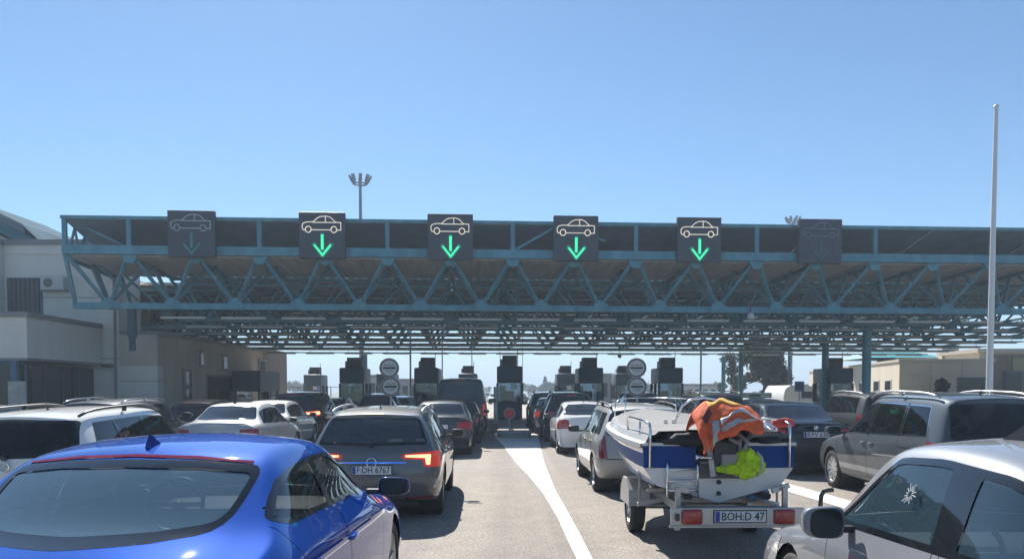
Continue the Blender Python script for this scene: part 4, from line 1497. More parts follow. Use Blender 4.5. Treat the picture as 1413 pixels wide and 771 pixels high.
# --- grey-brown estate ahead of the blue car
es = dict(L=4.9, W=1.87, level=3, paint=GREYD, zb=.2, tail_up=.06, shoulder=.06, crease=.4, crown=.03, roof_crease=.2,
          belt=[(0, .985), (.6, 1.0), (2.5, .98), (3.6, .96), (4.9, .76)],
          stations=hatch_stations(4.9, 1.50, .42, 3.05, 3.75, 1.0, .74, .665, Hr=1.455),
          rear_y=(.14, .03, .0, .03, .05, .30, .26), front_y=FRONT_Y, axles=(.98, 3.82), wr=.34, spokes=5, cap_crease=((2, .3), (3, .35), (6, .55)),
          side_windows=[(.50, 1.05, .22, .05, .05), (1.11, 1.93, .03, .02, .02), (2.02, 3.35, .02, -.42, .03)], dlo_top=.09, frame=CHROME, seal=.03,
          rear_glass=[(-.735, 1.03, .06), (0, 1.02, 0), (0, 1.395, 0), (-.60, 1.375, .05)], rear_seal=.03, rear_glass_y=.7, rear_glass_mat=glass('estate_rear_glass', (.16, .18, .2), opacity=.35, body=(.05, .06, .07), fr=2.1),
          windshield=[(-.66, 1.02, .05), (0, 1.0, 0), (0, 1.43, 0), (-.57, 1.40, .06)],
          patches=[dict(name='tail_light', poly=[(.40, .905, .02), (.40, .845, .02), (.66, .83, .02), (.69, .735, .02), (1.0, .73, .0), (1.0, .955, 0), (.62, .93, .03)], mat=TAIL_LIT, depth=.42),
                   dict(name='light_guide', poly=[(.44, .893, .01), (.44, .868, .01), (.70, .855, .01), (.715, .765, .01), (.765, .765, .01), (.775, .905, .02)], mat=LED, depth=.42, only=None, inset=-.006),
                   dict(name='reflector', poly=[(.42, .33), (.42, .295), (.80, .30), (.80, .335)], mat=TAIL, r=.012),
                   dict(name='bumper_vent', poly=[(.80, .50), (.80, .44), (.90, .455), (.90, .505)], mat=mat('vent_metal', (.4, .4, .4), .4, .6), r=.02)],
          doors=[[(2.02, .30), (3.15, .28), (3.30, .55), (3.36, .98), (2.98, 1.40), (2.05, 1.44)], [(1.14, .74), (1.42, .42), (2.0, .30), (2.02, 1.44), (1.10, 1.43)]],
          handles=[(2.15, .85, .92), (1.22, .87, .92)], mirror=(.90, 3.25, 1.04, .95), rails=(.55, 2.85, .62, .045), rail_mat=ALLOY, antenna=1.05, interior=2.2, cowl_y=3.7,
          plate=(.0, -.005, .70, 'F:DH 6767'), wiper=(-.10, -.50, .05, 1.02), badge=(0, .0, .80, .062), high_light=(0, .31, 1.43, .26, LED))
root, parts = car(es, 'estate_car', 'grey-brown estate with lit red tail lights and number plate ahead of the blue car', 'car', (-1.86, 11.0), rad(1.6))
bm = B(); box(bm, -.46, .46, -.006, .012, -.014, .014, .005)
o = obj('chrome_strip', bm, CHROME, root); o.location = (0, -2.45 - .005, .80)

# --- white estate at the left edge
we = dict(L=4.85, W=1.88, level=3, paint=WHITE, zb=.2, crown=.035, shoulder=.07, roof_crease=.2,
          belt=[(0, .99), (1, 1.0), (2.5, .98), (3.6, .96), (4.9, .78)],
          stations=hatch_stations(4.85, 1.52, .36, 3.0, 3.7, 1.0, .76, .66, Hr=1.47),
          rear_y=(.14, .03, .0, .02, .04, .24, .22), front_y=FRONT_Y, axles=(1.0, 3.85), wr=.335, cap_crease=((2, .3), (6, .5)),
          side_windows=[(.46, 1.15, .20, .05, .10), (1.20, 2.0, .04, .02, .02), (2.1, 3.35, .02, -.42, .03)], dlo_top=.10,
          rear_glass=[(-.76, 1.0, .05), (0, .985, 0), (0, 1.425, 0), (-.63, 1.405, .05)], rear_seal=.03, rear_glass_mat=DARKGLASS, glass=DARKGLASS, rear_glass_y=.7,
          windshield=[(-.66, 1.02, .05), (0, 1.0, 0), (0, 1.44, 0), (-.57, 1.41, .06)],
          patches=[dict(name='tail_light', poly=[(.60, .90), (.62, .70), (1.0, .68), (1.0, .92)], mat=TAIL, depth=.4)],
          doors=[[(2.05, .30), (3.15, .28), (3.30, .55), (3.36, .98), (2.95, 1.41), (2.05, 1.45)], [(1.16, .74), (1.45, .42), (2.02, .30), (2.03, 1.45), (1.18, 1.44)]],
          mirror=(.90, 3.2, 1.04, .95), rails=(.45, 2.85, .62, .05), antenna=1.0, antenna_kind='rod', wiper=(-.15, -.48, .02, 1.0), badge=(0, .0, .90, .055), badge_kind='star', interior=2.2, cowl_y=3.65)
car(we, 'estate_car', 'white estate with black roof rails left of the blue car', 'car', (-5.66, 9.25), rad(2.2))

# --- silver saloon beyond it
SED = dict(L=4.85, W=1.84, level=2, zb=.2, crown=.035, shoulder=.06, crease=.35, roof_crease=.15,
           belt=[(0, .96), (.8, 1.0), (2.5, .97), (3.6, .95), (4.9, .78)],
           stations=sedan_stations(4.85, 1.46, 1.06, 1.07, .72, 1.42, 2.95, 3.62, .99, .74, .64),
           rear_y=SED_REAR, front_y=FRONT_Y, axles=(1.08, 3.92), wr=.33, cap_crease=((2, .3), (3, .4)),
           side_windows=[(.98, 1.93, .28, .02, .05), (2.02, 3.28, .02, -.42, .03)], dlo_top=.095,
           rear_glass=[(-.68, 1.10, .05), (0, 1.09, 0), (0, 1.41, 0), (-.55, 1.385, .05)], rear_seal=.025, rear_glass_y=1.7,
           windshield=[(-.66, 1.02, .05), (0, 1.0, 0), (0, 1.41, 0), (-.56, 1.38, .06)],
           patches=[dict(name='tail_light', poly=[(.55, .90), (.55, .74), (1.0, .72), (1.0, .93)], mat=TAIL, depth=.4)],
           mirror=(.88, 3.15, 1.02, .95), interior=2.2, cowl_y=3.55)
def var(base, **k):
    d = dict(base); d.update(k); return d
DOORS = [[(2.02, .30), (3.10, .28), (3.26, .55), (3.32, .98), (2.90, 1.36), (2.02, 1.40)], [(1.16, .76), (1.45, .42), (1.98, .30), (1.99, 1.40), (1.30, 1.38), (1.06, 1.02)]]
SKYG = glass('sky_glass', (.05, .06, .09), opacity=.6, body=(.03, .035, .05), fr=1.75)
ss = var(SED, paint=SILVERW, antenna=1.62, antenna_mat=TRIM, rear_glass_mat=SKYG, glass=DARKGLASS, doors=DOORS, interior=None)
car(ss, 'saloon_car', 'silver saloon with a dark shark-fin aerial behind the roof of the blue car', 'car', (-6.55, 18.2), rad(.8))

# --- dark SUV with lit lamps left of centre
SUV = dict(L=4.7, W=1.92, level=2, zb=.28, crown=.035, shoulder=.06, crease=.35, roof_crease=.2,
           belt=[(0, 1.08), (1, 1.10), (3.4, 1.06), (4.7, .92)],
           stations=hatch_stations(4.7, 1.72, .32, 2.95, 3.55, 1.10, .92, .66, Hr=1.66),
           rear_y=(.14, .03, .0, .02, .04, .24, .22), front_y=FRONT_Y, axles=(.92, 3.75), wr=.37, cap_crease=((2, .3), (6, .5)),
           side_windows=[(.50, 1.05, .18, .04, .05), (1.10, 1.95, .02, .02, .02), (2.03, 3.2, .02, -.36, .03)], dlo_top=.11,
           rear_glass=[(-.72, 1.12, .05), (0, 1.11, 0), (0, 1.58, 0), (-.60, 1.56, .06)], rear_seal=.03, rear_glass_y=.7,
           windshield=[(-.66, 1.14, .05), (0, 1.12, 0), (0, 1.62, 0), (-.57, 1.60, .06)],
           patches=[dict(name='tail_light', poly=[(.52, 1.06), (.52, .92), (1.0, .88), (1.0, 1.08)], mat=TAIL, depth=.4)],
           mirror=(.92, 3.1, 1.16, 1.05), rails=(.5, 2.8, .62, .05), glass=DARKGLASS, cowl_y=3.5)
x5 = var(SUV, paint=BLACK, rails=None, high_light=(0, .24, 1.63, .36, TAIL_MILD), glass=FARGLASS,
         patches=[dict(name='tail_light', poly=[(.42, 1.06), (.42, .92), (1.0, .90), (1.0, 1.10)], mat=TAIL_LIT, depth=.4),
                  dict(name='light_guide', poly=[(.48, 1.02), (.48, .96), (.90, .95), (.90, 1.06)], mat=LED, depth=.4, only=None, inset=-.006),
                  dict(name='reflector', poly=[(.50, .48), (.50, .44), (.85, .44), (.85, .48)], mat=TAIL_MILD, r=.01)])
x5.pop('rails')
car(x5, 'suv_car', 'black SUV with glowing red tail lights beyond the silver saloon', 'car', (-7.55, 28.5), rad(-.6))

# --- dark saloon ahead of the estate, black hatchback and black van in the same lane
car(var(SED, paint=DGREY, glass=FARGLASS, interior=None, rear_glass_mat=DARKGLASS, doors=DOORS, patches=[dict(name='tail_light', poly=[(.50, .92), (.50, .74), (1.0, .72), (1.0, .95)], mat=TAIL_MILD, depth=.4)], plate=(0, .0, .80, '')),
    'saloon_car', 'dark grey saloon in front of the grey-brown estate', 'car', (-1.98, 22.3), rad(1.0))
HAT = dict(L=4.1, W=1.76, level=2, zb=.22, crown=.03, shoulder=.06, crease=.35, belt=[(0, .98), (1, 1.0), (3.0, .96), (4.1, .80)],
           stations=hatch_stations(4.1, 1.48, .36, 2.5, 3.1, 1.0, .78, .62, Hr=1.42), rear_y=(.14, .03, .0, .02, .05, .28, .26), front_y=FRONT_Y, axles=(.7, 3.2), wr=.31, cap_crease=((2, .3), (6, .5)),
           side_windows=[(.62, 1.35, .16, .02, .05), (1.43, 2.8, .02, -.38, .03)], dlo_top=.09, rear_glass=[(-.62, 1.0, .05), (0, .99, 0), (0, 1.36, 0), (-.52, 1.34, .06)], rear_glass_y=.7,
           windshield=[(-.62, 1.02, .05), (0, 1.0, 0), (0, 1.41, 0), (-.54, 1.38, .06)], patches=[dict(name='tail_light', poly=[(.58, .95), (.58, .72), (1.0, .70), (1.0, .98)], mat=TAIL, depth=.4)],
           mirror=(.84, 2.75, 1.02, .95), glass=FARGLASS)
car(var(HAT, paint=BLACK), 'hatchback_car', 'black hatchback between the dark grey saloon and the black van', 'car', (-1.88, 27.7), rad(.6))
VAN = dict(L=5.2, W=1.98, level=2, zb=.28, crown=.04, shoulder=.035, crease=.25, roof_crease=.2, belt=[(0, 1.16), (3.4, 1.16), (4.2, 1.1), (5.2, 1.0)],
           stations=[(0, 2.16, .96, .84, .06), (.30, 2.22, 1, .85, .02), (1.5, 2.25, 1, .85, 0), (3.0, 2.25, 1, .85, 0), (3.55, 2.22, 1, .84, -.03), (3.75, 2.14, 1, .84, -.08), (4.15, 1.66, 1, .82, -.12), (4.5, 1.22, 1, .8, -.14), (4.65, 1.14, 1, .8, -.12), (4.95, 1.03, .97, .8, -.1), (5.12, .95, .94, .8, -.12), (5.2, .85, .88, .8, -.2)],
           rear_y=(.10, .02, .0, .01, .02, .10, .10), front_y=FRONT_Y, axles=(1.0, 4.25), wr=.34, cap_crease=((2, .3), (6, .6)),
           side_windows=[(.4, 1.6), (1.7, 2.85), (2.98, 4.0, 0, -.28, .03)], dlo_top=.22, rear_glass=[(-.80, 1.22, .05), (0, 1.22, 0), (0, 2.02, 0), (-.74, 2.0, .06)], rear_seal=.02, rear_glass_y=.5,
           windshield=[(-.74, 1.24, .05), (0, 1.22, 0), (0, 2.08, 0), (-.70, 2.05, .06)], patches=[dict(name='tail_light', poly=[(.86, 1.26), (.86, .82), (1.05, .82), (1.05, 1.26)], mat=TAIL_LIT, depth=.3)],
           mirror=(1.0, 4.0, 1.35, 1.35), mirror_mat=TRIM, glass=FARGLASS, high_light=(0, .08, 2.19, .44, TAIL_MILD), seams=[[(-.012, .5), (.012, .5), (.012, 2.12), (-.012, 2.12)]])
car(var(VAN, paint=BLACK), 'van', 'tall black van waiting at the booth left of the central lane', 'van', (-2.0, 32.2), rad(.6))

# --- right-hand queue
vec = var(SED, L=4.5, black_pillars=False, paint=WHITE, W=1.72, H=1.43, stations=sedan_stations(4.5, 1.44, 1.05, 1.06, .60, 1.30, 2.7, 3.36, .99, .74, .60), axles=(.86, 3.5), wr=.31,
          belt=[(0, .95), (.8, .98), (2.5, .95), (3.4, .94), (4.5, .78)], side_windows=[(.86, 1.72, .26, .02, .05), (1.80, 3.02, .02, -.40, .03)],
          rear_glass=[(-.64, 1.09, .05), (0, 1.08, 0), (0, 1.39, 0), (-.52, 1.365, .05)], mirror=(.84, 2.9, 1.0, .95), mirror_mat=TRIM, interior=1.95, cowl_y=3.3,
          doors=[[(1.80, .30), (2.85, .28), (3.0, .55), (3.06, .96), (2.66, 1.33), (1.8, 1.38)], [(.95, .74), (1.22, .42), (1.76, .30), (1.77, 1.38), (1.15, 1.35), (.90, 1.0)]],
          patches=[dict(name='tail_light', poly=[(.54, .96), (.50, .72), (1.0, .70), (1.0, 1.0)], mat=mat('tail_orange', (.45, .05, .03), .2, coat=1, noise=.3, nscale=30), depth=.42)], antenna=1.45, antenna_kind='rod')
car(vec, 'saloon_car', 'white saloon in front of the silver estate in the queue right of the white wedge', 'car', (2.10, 22.8), rad(.9))
fo = dict(L=4.45, W=1.72, level=3, paint=SILVER2, zb=.22, crown=.035, shoulder=.07, crease=.3, belt=[(0, .98), (1, .99), (2.5, .95), (3.3, .93), (4.45, .78)],
          stations=hatch_stations(4.45, 1.51, .26, 2.65, 3.3, .98, .76, .61, Hr=1.47), rear_y=(.14, .02, .0, .05, .07, .22, .22), front_y=FRONT_Y, axles=(.82, 3.45), wr=.315, cap_crease=((2, .3), (6, .4)),
          side_windows=[(.40, .98, .13, .04, .07), (1.06, 1.75, .03, .02, .03), (1.83, 3.0, .02, -.40, .03)], dlo_top=.105, black_pillars=False, side_glass=DARKGLASS,
          rear_glass=[(-.70, 1.0, .10), (0, .98, 0), (0, 1.41, 0), (-.58, 1.40, .10)], rear_seal=.02, rear_glass_y=.7, rear_glass_mat=DARKGLASS,
          windshield=[(-.62, 1.0, .05), (0, .98, 0), (0, 1.42, 0), (-.54, 1.40, .06)],
          patches=[dict(name='tail_light', poly=[(.70, 1.02, .03), (.67, .62, .02), (1.0, .62, 0), (1.0, 1.02, 0)], mat=TAIL, depth=.22),
                   dict(name='rear_bumper', poly=[(-1.0, .60), (-1.0, .28), (1.0, .28), (1.0, .60)], mat=SILVER2, both=False, depth=.6, r=.02, inset=-.012)],
          doors=[[(1.82, .30), (2.82, .28), (2.95, .55), (3.02, .94), (2.62, 1.38), (1.82, 1.44)], [(1.0, .72), (1.25, .42), (1.78, .30), (1.79, 1.44), (1.04, 1.43)]],
          seams=[[(-.69, .60), (-.69, .615), (.69, .615), (.69, .60)]],
          handles=[(1.92, .86, .845), (1.08, .87, .845)], handle_mat=TRIM, mirror=(.84, 2.95, 1.0, .95), mirror_mat=TRIM, rails=(.35, 2.5, .56, .05), antenna=2.4, antenna_kind='rod', interior=1.95, cowl_y=3.25)
root, _ = car(fo, 'estate_car', 'older silver estate towing the boat trailer', 'car', (2.27, 13.85), rad(1.2))
bm = B(); box(bm, -.07, .07, -.006, .006, -.011, .011, .003)
o = obj('name_badge', bm, PLASTIC, root); o.location = (-.42, .005 - 4.45 / 2 + .0, .80)
car(var(SUV, paint=NAVY, high_light=(0, .24, 1.62, .34, TAIL_MILD), glass=FARGLASS), 'suv_car', 'dark blue SUV ahead of the white saloon', 'car', (2.05, 28.4), rad(.8))
car(var(HAT, paint=SILVER, patches=[dict(name='tail_light', poly=[(.58, .95), (.58, .72), (1.0, .70), (1.0, .98)], mat=TAIL_LIT, depth=.4)]), 'hatchback_car', 'small silver car with a lit tail light ahead of the dark blue SUV', 'car', (1.78, 33.8), rad(.8))
car(var(SUV, paint=DGREY, glass=FARGLASS), 'suv_car', 'dark grey SUV at the head of the queue right of the stop sign booth', 'car', (1.70, 38.6), rad(.6))

# --- far right lanes
ds = var(SED, level=3, paint=NAVY, W=1.88, stations=sedan_stations(4.85, 1.50, 1.09, 1.10, .70, 1.36, 2.9, 3.6, 1.0, .76, .68), rear_glass_mat=glass('sky_glass', (.05, .06, .09), opacity=.6, body=(.03, .035, .05), fr=1.75),
         rear_glass=[(-.70, 1.13, .05), (0, 1.12, 0), (0, 1.45, 0), (-.57, 1.425, .05)], plate=(0, -.005, .86, 'B:FV 636'), badge=(0, .03, 1.0, .04), badge_kind='disc', glass=FARGLASS, interior=None,
         patches=[dict(name='tail_light', poly=[(.58, .96), (.56, .82), (1.0, .80), (1.0, .99)], mat=TAIL_MILD, depth=.42)])
car(ds, 'saloon_car', 'black saloon with a number plate between the boat and the grey people carrier', 'car', (6.22, 17.0), rad(1.2))
car(var(SUV, paint=GREEN, high_light=(0, .24, 1.62, .2, TAIL_MILD)), 'suv_car', 'dark grey SUV ahead of the black saloon, beyond the boat', 'car', (6.25, 24.5), rad(1.0))
mp = dict(L=4.75, W=1.88, level=3, paint=MGREY, zb=.24, crown=.04, shoulder=.045, crease=.35, roof_crease=.15, belt=[(0, 1.06), (1, 1.06), (3.2, 1.0), (4.75, .86)],
          stations=hatch_stations(4.75, 1.70, .28, 2.75, 3.72, 1.02, .82, .70, Hr=1.66), rear_y=(.12, .02, .0, .02, .03, .20, .20), front_y=FRONT_Y, axles=(.98, 3.86), wr=.345, spokes=10, cap_crease=((2, .3), (6, .45)),
          side_windows=[(.52, 1.28, .16, .05, .06), (1.33, 2.35, .04, .02, .02), (2.42, 3.55, .02, -.58, .03, glass('front_door_glass', (.55, .58, .60), opacity=.05, body=(.08, .09, .1)))], dlo_top=.13, frame=CHROME, seal=.03, side_glass=glass('tinted_side', (.10, .12, .15), opacity=.25, body=(.02, .025, .03)),
          rear_glass=[(-.74, 1.06, .06), (0, 1.05, 0), (0, 1.58, 0), (-.66, 1.56, .06)], rear_seal=.02, rear_glass_mat=DARKGLASS, rear_glass_y=.7,
          windshield=[(-.68, 1.04, .05), (0, 1.02, 0), (0, 1.62, 0), (-.6, 1.59, .06)],
          patches=[dict(name='tail_light', poly=[(.50, 1.02), (.52, .90), (1.0, .86), (1.0, 1.02)], mat=TAIL, depth=.48)],
          doors=[[(2.38, .32), (3.45, .30), (3.56, .6), (3.62, 1.0), (2.92, 1.58), (2.40, 1.62)], [(1.30, .74), (1.50, .45), (2.34, .32), (2.36, 1.62), (1.32, 1.62)], [(.30, .90, .0), (1.26, .91, .0), (1.26, .895, .0), (.30, .885, .0)]],
          handles=[(2.52, .90, .93), (2.22, .90, .93)], mirror=(.92, 3.42, 1.06, 1.15), rails=(.55, 2.75, .68, .055), rail_mat=ALLOY, antenna=.75, antenna_kind='rod', interior=2.3, cowl_y=3.65, seat_h=.42)
MPV, _ = car(mp, 'people_carrier', 'grey people carrier with silver roof rails behind the black saloon', 'car', (6.79, 11.35), rad(.6))
# --- silver saloon close on the right
sr = dict(L=4.6, W=1.84, level=3, paint=SILVER, zb=.2, shoulder=.07, shoulder_h=.12, crease=.2, crown=.05, roof_crease=.1,
          belt=[(0, .98), (1.2, .98), (2.9, .925), (3.3, .90), (4.6, .76)],
          stations=sedan_stations(4.6, 1.475, 1.02, 1.04, .65, 1.35, 2.74, 3.34, .92, .70, .68, bowf=-.07), rear_y=SED_REAR, front_y=FRONT_Y, axles=(.92, 3.62), wr=.325,
          side_windows=[(1.05, 1.66, .18, .05, .05), (1.80, 3.05, .09, -.55, .03)], dlo_top=.065, dlo_base=.03, seal=.035, a_pillar=(2.4, .02),
          glass=glass('clear_side', (.55, .62, .66), opacity=.24, body=(.09, .17, .235)),
          rear_glass=[(-.64, 1.07, .05), (0, 1.06, 0), (0, 1.37, 0), (-.52, 1.35, .05)], windshield=[(-.68, .96, .05), (0, .94, 0), (0, 1.37, 0), (-.58, 1.33, .06)],
          patches=[dict(name='headlight', poly=[(.55, .70), (.50, .60), (1.0, .58), (1.0, .72)], mat=mat('headlight', (.55, .57, .6), .08, .3, coat=1), end='front', depth=.7)],
          doors=[[(1.72, .30), (2.80, .28), (2.92, .6), (3.02, .95), (2.50, 1.35), (1.82, 1.375)], [(.95, .74), (1.25, .42), (1.68, .30), (1.76, 1.375), (1.2, 1.34), (.95, 1.0)]],
          handles=[(1.85, .82, .905)], mirror=(.885, 2.72, 1.0, 1.0), mirror_tall=1.35, mirror_mat=SILVER, antenna=2.0, antenna_x=-.27, antenna_mat=TRIM, fin=1.9, interior=1.85, cowl_y=3.15, header_y=2.5, seat_h=.22)
SILV, _ = car(sr, 'saloon_car', 'silver saloon, nearest car on the right, with a burst-shaped sticker on its window', 'car', (2.79, 2.02), rad(0))
car(var(SUV, paint=DGREY, rail_mat=ALLOY, glass=DARKGLASS, interior=None), 'suv_car', 'dark SUV with bright roof rails beyond the grey people carrier', 'car', (10.9, 23.8), rad(1))
# --- left edge and mid distance
car(var(HAT, paint=NAVY), 'hatchback_car', 'dark blue hatchback cut off at the left edge beside the glazed wall', 'car', (-10.6, 14.6), rad(1))
car(var(SUV, paint=DGREY, L=4.7, rail_mat=CHROME, glass=FARGLASS, stations=hatch_stations(4.7, 1.56, .32, 2.95, 3.55, 1.05, .85, .62, Hr=1.51), belt=[(0, 1.0), (1, 1.02), (3.4, 1.0), (4.7, .85)],
        rear_glass=[(-.68, 1.04, .05), (0, 1.03, 0), (0, 1.43, 0), (-.56, 1.41, .06)], windshield=[(-.62, 1.06, .05), (0, 1.04, 0), (0, 1.47, 0), (-.54, 1.45, .06)]),
    'estate_car', 'dark estate with bright roof rails behind the white estate', 'car', (-9.0, 17.4), rad(1))
car(var(HAT, paint=BLACK, high_light=(0, .28, 1.40, .3, TAIL_MILD), patches=[dict(name='tail_light', poly=[(.58, .95), (.58, .72), (1.0, .70), (1.0, .98)], mat=TAIL_MILD, depth=.4)]),
    'hatchback_car', 'black hatchback left of the silver saloon, under the canopy', 'car', (-9.6, 24.6), rad(1))
car(var(SED, paint=SILVERW, glass=FARGLASS, interior=None), 'saloon_car', 'pale silver car mostly hidden between the silver saloon and the black SUV', 'car', (-7.3, 23.4), rad(.8))
car(var(SUV, paint=BLACK, glass=FARGLASS, stations=hatch_stations(4.7, 1.64, .32, 2.95, 3.55, 1.08, .9, .64, Hr=1.58)), 'suv_car', 'black SUV below the left pair of round signs', 'car', (-6.35, 38.5), rad(.8))
car(var(HAT, paint=BLACK), 'hatchback_car', 'black hatchback beside the booth left of the round signs', 'car', (-7.8, 35.0), rad(.8))
car(var(SUV, paint=DGREY, rail_mat=ALLOY, glass=FARGLASS, high_light=(0, .24, 1.62, .34, TAIL_LIT)), 'suv_car', 'grey SUV with roof rails below the right pair of round signs', 'car', (6.05, 38.5), rad(.8))
tx, _ = car(var(SED, paint=SILVERW, glass=FARGLASS, interior=None), 'taxi', 'pale taxi with a roof sign beyond the black saloon', 'taxi', (9.35, 29.0), rad(1.0))
bm = B(); box(bm, -.55, .55, -.08, .08, 0, .20, .03)
o = obj('roof_sign', bm, mat('taxi_sign', (.46, .42, .30), .5, noise=.3), tx); o.location = (-.15, -.2, 1.50)
bm = B(); box(bm, -.30, .12, -.088, -.082, .06, .13)
obj('sign_panel', bm, mat('sign_dark', (.05, .05, .05), .6), o)
car(var(HAT, paint=SILVERW), 'hatchback_car', 'light hatchback passing beyond the black SUV and round signs', 'car', (-6.4, 46.5), rad(.8))
# ---------------------------------------------------------------- round signs
SGREY = mat('sign_white', (.55, .54, .53), .6)
SRING = mat('sign_ring', (.15, .10, .10), .6)
SBACK = mat('sign_grey_rim', (.36, .35, .35), .5)
def disc(bm, r, y0, y1, n=32):
    prism(bm, [(r * math.cos(2 * math.pi * k / n), r * math.sin(2 * math.pi * k / n)) for k in range(n)], y0, y1)
def ring(bm, ro, ri, y0, y1, n=32):
    lathe(bm, [(y1, ri), (y0, ri), (y0, ro), (y1, ro)], n, 'y'); bmesh.ops.recalc_face_normals(bm, faces=bm.faces[:])
def sign_pair(px, d, label, dx):
    X = (px - PCX) / FPX * d
    for i, (z, t1, t2, up) in enumerate(((2.56, 'RENDŐRSÉG', 'POLICE', 'upper'), (1.91, 'VÁMŐRSÉG', 'CUSTOMS', 'lower'))):
        t = thing('round_sign', 'round grey sign with dark bar, %s of the pair %s' % (up, label), 'road sign', (X + dx[i], d, z), 0, 'round signs with a dark bar')
        bm = B(); disc(bm, .315, 0, .02); obj('sign_plate', bm, SGREY, t)
        bm = B(); ring(bm, .325, .268, -.012, .0); obj('sign_ring', bm, SRING, t)
        bm = B(); ring(bm, .345, .323, -.016, .03); obj('sign_rim', bm, SBACK, t)
        bm = B(); box(bm, -.215, .215, -.008, -.001, -.032, .032); obj('bar', bm, INK, t)
        lettering(t1, .085, INK, t, (0, -.006, .095), width=.36); lettering(t2, .085, INK, t, (0, -.006, -.105), width=.26)
    bm = B(); tube(bm, [(0, 0, 0), (0, 0, 2.85)], .032, 10)
    o = obj('sign_post', bm, mat('galv', (.45, .46, .47), .45, .6)); o.location = (X + .03, d + .06, 0)
    tag(o, 'thin grey post carrying the pair of round signs %s' % label, 'sign post')
sign_pair(538, 29.0, 'left of the black van', (-.015, .03))
sign_pair(878, 29.0, 'above the towing estate', (0, .02))
# stop disc on the nose of the middle island
d = 32.2
t = thing('stop_disc', 'round red signal disc on a short post before the middle booth', 'road sign', ((703 - PCX) / FPX * d, d, .19))
bm = B(); tube(bm, [(0, 0, 0), (0, 0, .60)], .035, 10); obj('post', bm, mat('galv', (.45, .46, .47), .45, .6), t)
bm = B(); disc(bm, .235, -.02, .02)
for v in bm.verts: v.co.z += .70
obj('disc', bm, mat('disc_grey', (.30, .28, .28), .6), t)
bm = B(); disc(bm, .18, -.034, -.021, 8)
for v in bm.verts: v.co.z += .70
obj('red_octagon', bm, mat('disc_red', (.40, .03, .04), .5, emit=(1, .05, .06), estr=.03, noise=.5, nscale=20), t)
bm = B()
for a in (45, -45):
    beam(bm, (-.11 * math.cos(rad(a)), -.036, .70 - .11 * math.sin(rad(a))), (.11 * math.cos(rad(a)), -.036, .70 + .11 * math.sin(rad(a))), .012, .03, up=(0, 1, 0))
obj('cross', bm, mat('disc_cross', (.60, .20, .20), .5), t)

# ---------------------------------------------------------------- masts and poles
STEELP = mat('pole_grey', (.075, .10, .135), .8, spec=.1)
fp = thing('flagpole', 'tall bare white flagpole before the right end of the canopy', 'flagpole', (at_d(1365, HOR, 18).x, 18, 0))
bm = B(); tube(bm, [(0, 0, 0), (0, 0, 3), (0, 0, 7.75)], .075, 14, taper=(1, .85, .52)); obj('pole', bm, mat('pole_white', (.66, .66, .66), .4, .1), fp, angle=50)
bm = B(); bmesh.ops.create_uvsphere(bm, u_segments=12, v_segments=8, radius=.055)
for v in bm.verts: v.co.z += 7.78
obj('finial', bm, mat('pole_white', ), fp, smooth=True)
bm = B(); box(bm, -.22, .22, -.22, .22, 0, .18, .02); obj('footing', bm, KERB, fp)
def mast(px, top, d, label, heads=True):
    p = at_d(px, top, d)
    t = thing('floodlight_mast', label, 'floodlight mast', (p.x, d, 0), 0, 'high floodlight masts')
    h = p.z
    bm = B(); tube(bm, [(0, 0, 0), (0, 0, h * .5), (0, 0, h - .6)], .32, 12, taper=(1, .8, .55)); obj('pole', bm, STEELP, t, angle=50)
    bm = B(); tube(bm, [(.85 * math.cos(2 * math.pi * k / 20), .85 * math.sin(2 * math.pi * k / 20), h - .7) for k in range(21)], .09, 6, cap=False)
    for k in range(4):
        a = math.pi * k / 2
        beam(bm, (0, 0, h - .9), (math.cos(a), math.sin(a), h - .7), .1)
    obj('crown_ring', bm, STEELP, t)
    for k in range(8):
        a = 2 * math.pi * k / 8 + .2
        bm = B(); c, s = math.cos(a), math.sin(a)
        beam(bm, (c * .80, s * .80, h - .75), (c * 1.05, s * 1.05, h - .40), .12)
        beam(bm, (c * 1.0, s * 1.0, h - .5), (c * 1.36, s * 1.36, h + .30), .42, .20)
        obj('floodlight', bm, STEELP, t)
mast(497, 246, 105, 'tall floodlight mast rising behind the canopy beside a lit signal')
mast(1094, 302, 150, 'floodlight mast just showing over the canopy beside the dark signal')
POLES = [(566, 494, 66, .07, 'thin dark pole right of the left round signs'), (610, 487, 95, .07, 'thin lamp post just right of the second front booth'), (651, 485, 105, .06, 'thin lamp post above the black van'), (690, 486, 130, .05, 'faint lamp post left of the middle booth roof'), (721, 484, 130, .05, 'faint lamp post right of the middle booth roof'), (968, 482, 90, .10, 'lamp post between the round signs and the dark tree'), (1090, 480, 75, .12, 'lamp post right of the dark tree')]
for px, top, d, r, lab in POLES:
    p = at_d(px, top - 60, d)
    t = thing('lamp_post', lab, 'lamp post', (p.x, d, 0), 0, 'lamp posts beyond the canopy')
    bm = B(); tube(bm, [(0, 0, 0), (0, 0, p.z)], r, 8); obj('pole', bm, STEELP, t)
    bm = B(); box(bm, -.15, .15, -.8, .1, p.z - .02, p.z + .1, .02); obj('lamp_head', bm, STEELP, t)
p = at_d(855, 491, 60)
t = thing('camera_dome', 'small dark dome hanging under the far edge of the canopy', 'camera', (p.x, 60, p.z))
bm = B(); bmesh.ops.create_uvsphere(bm, u_segments=12, v_segments=8, radius=.15); obj('dome', bm, PLASTIC, t, smooth=True)
bm = B(); tube(bm, [(0, 0, .1), (0, 0, .75)], .02, 6); obj('stem', bm, PLASTIC, t)
p = at_d(1035, 436, 37.6)
t = thing('hanging_lamp', 'white bell-shaped lamp hanging below the front truss', 'lamp', (p.x, 37.6 - .1, p.z))
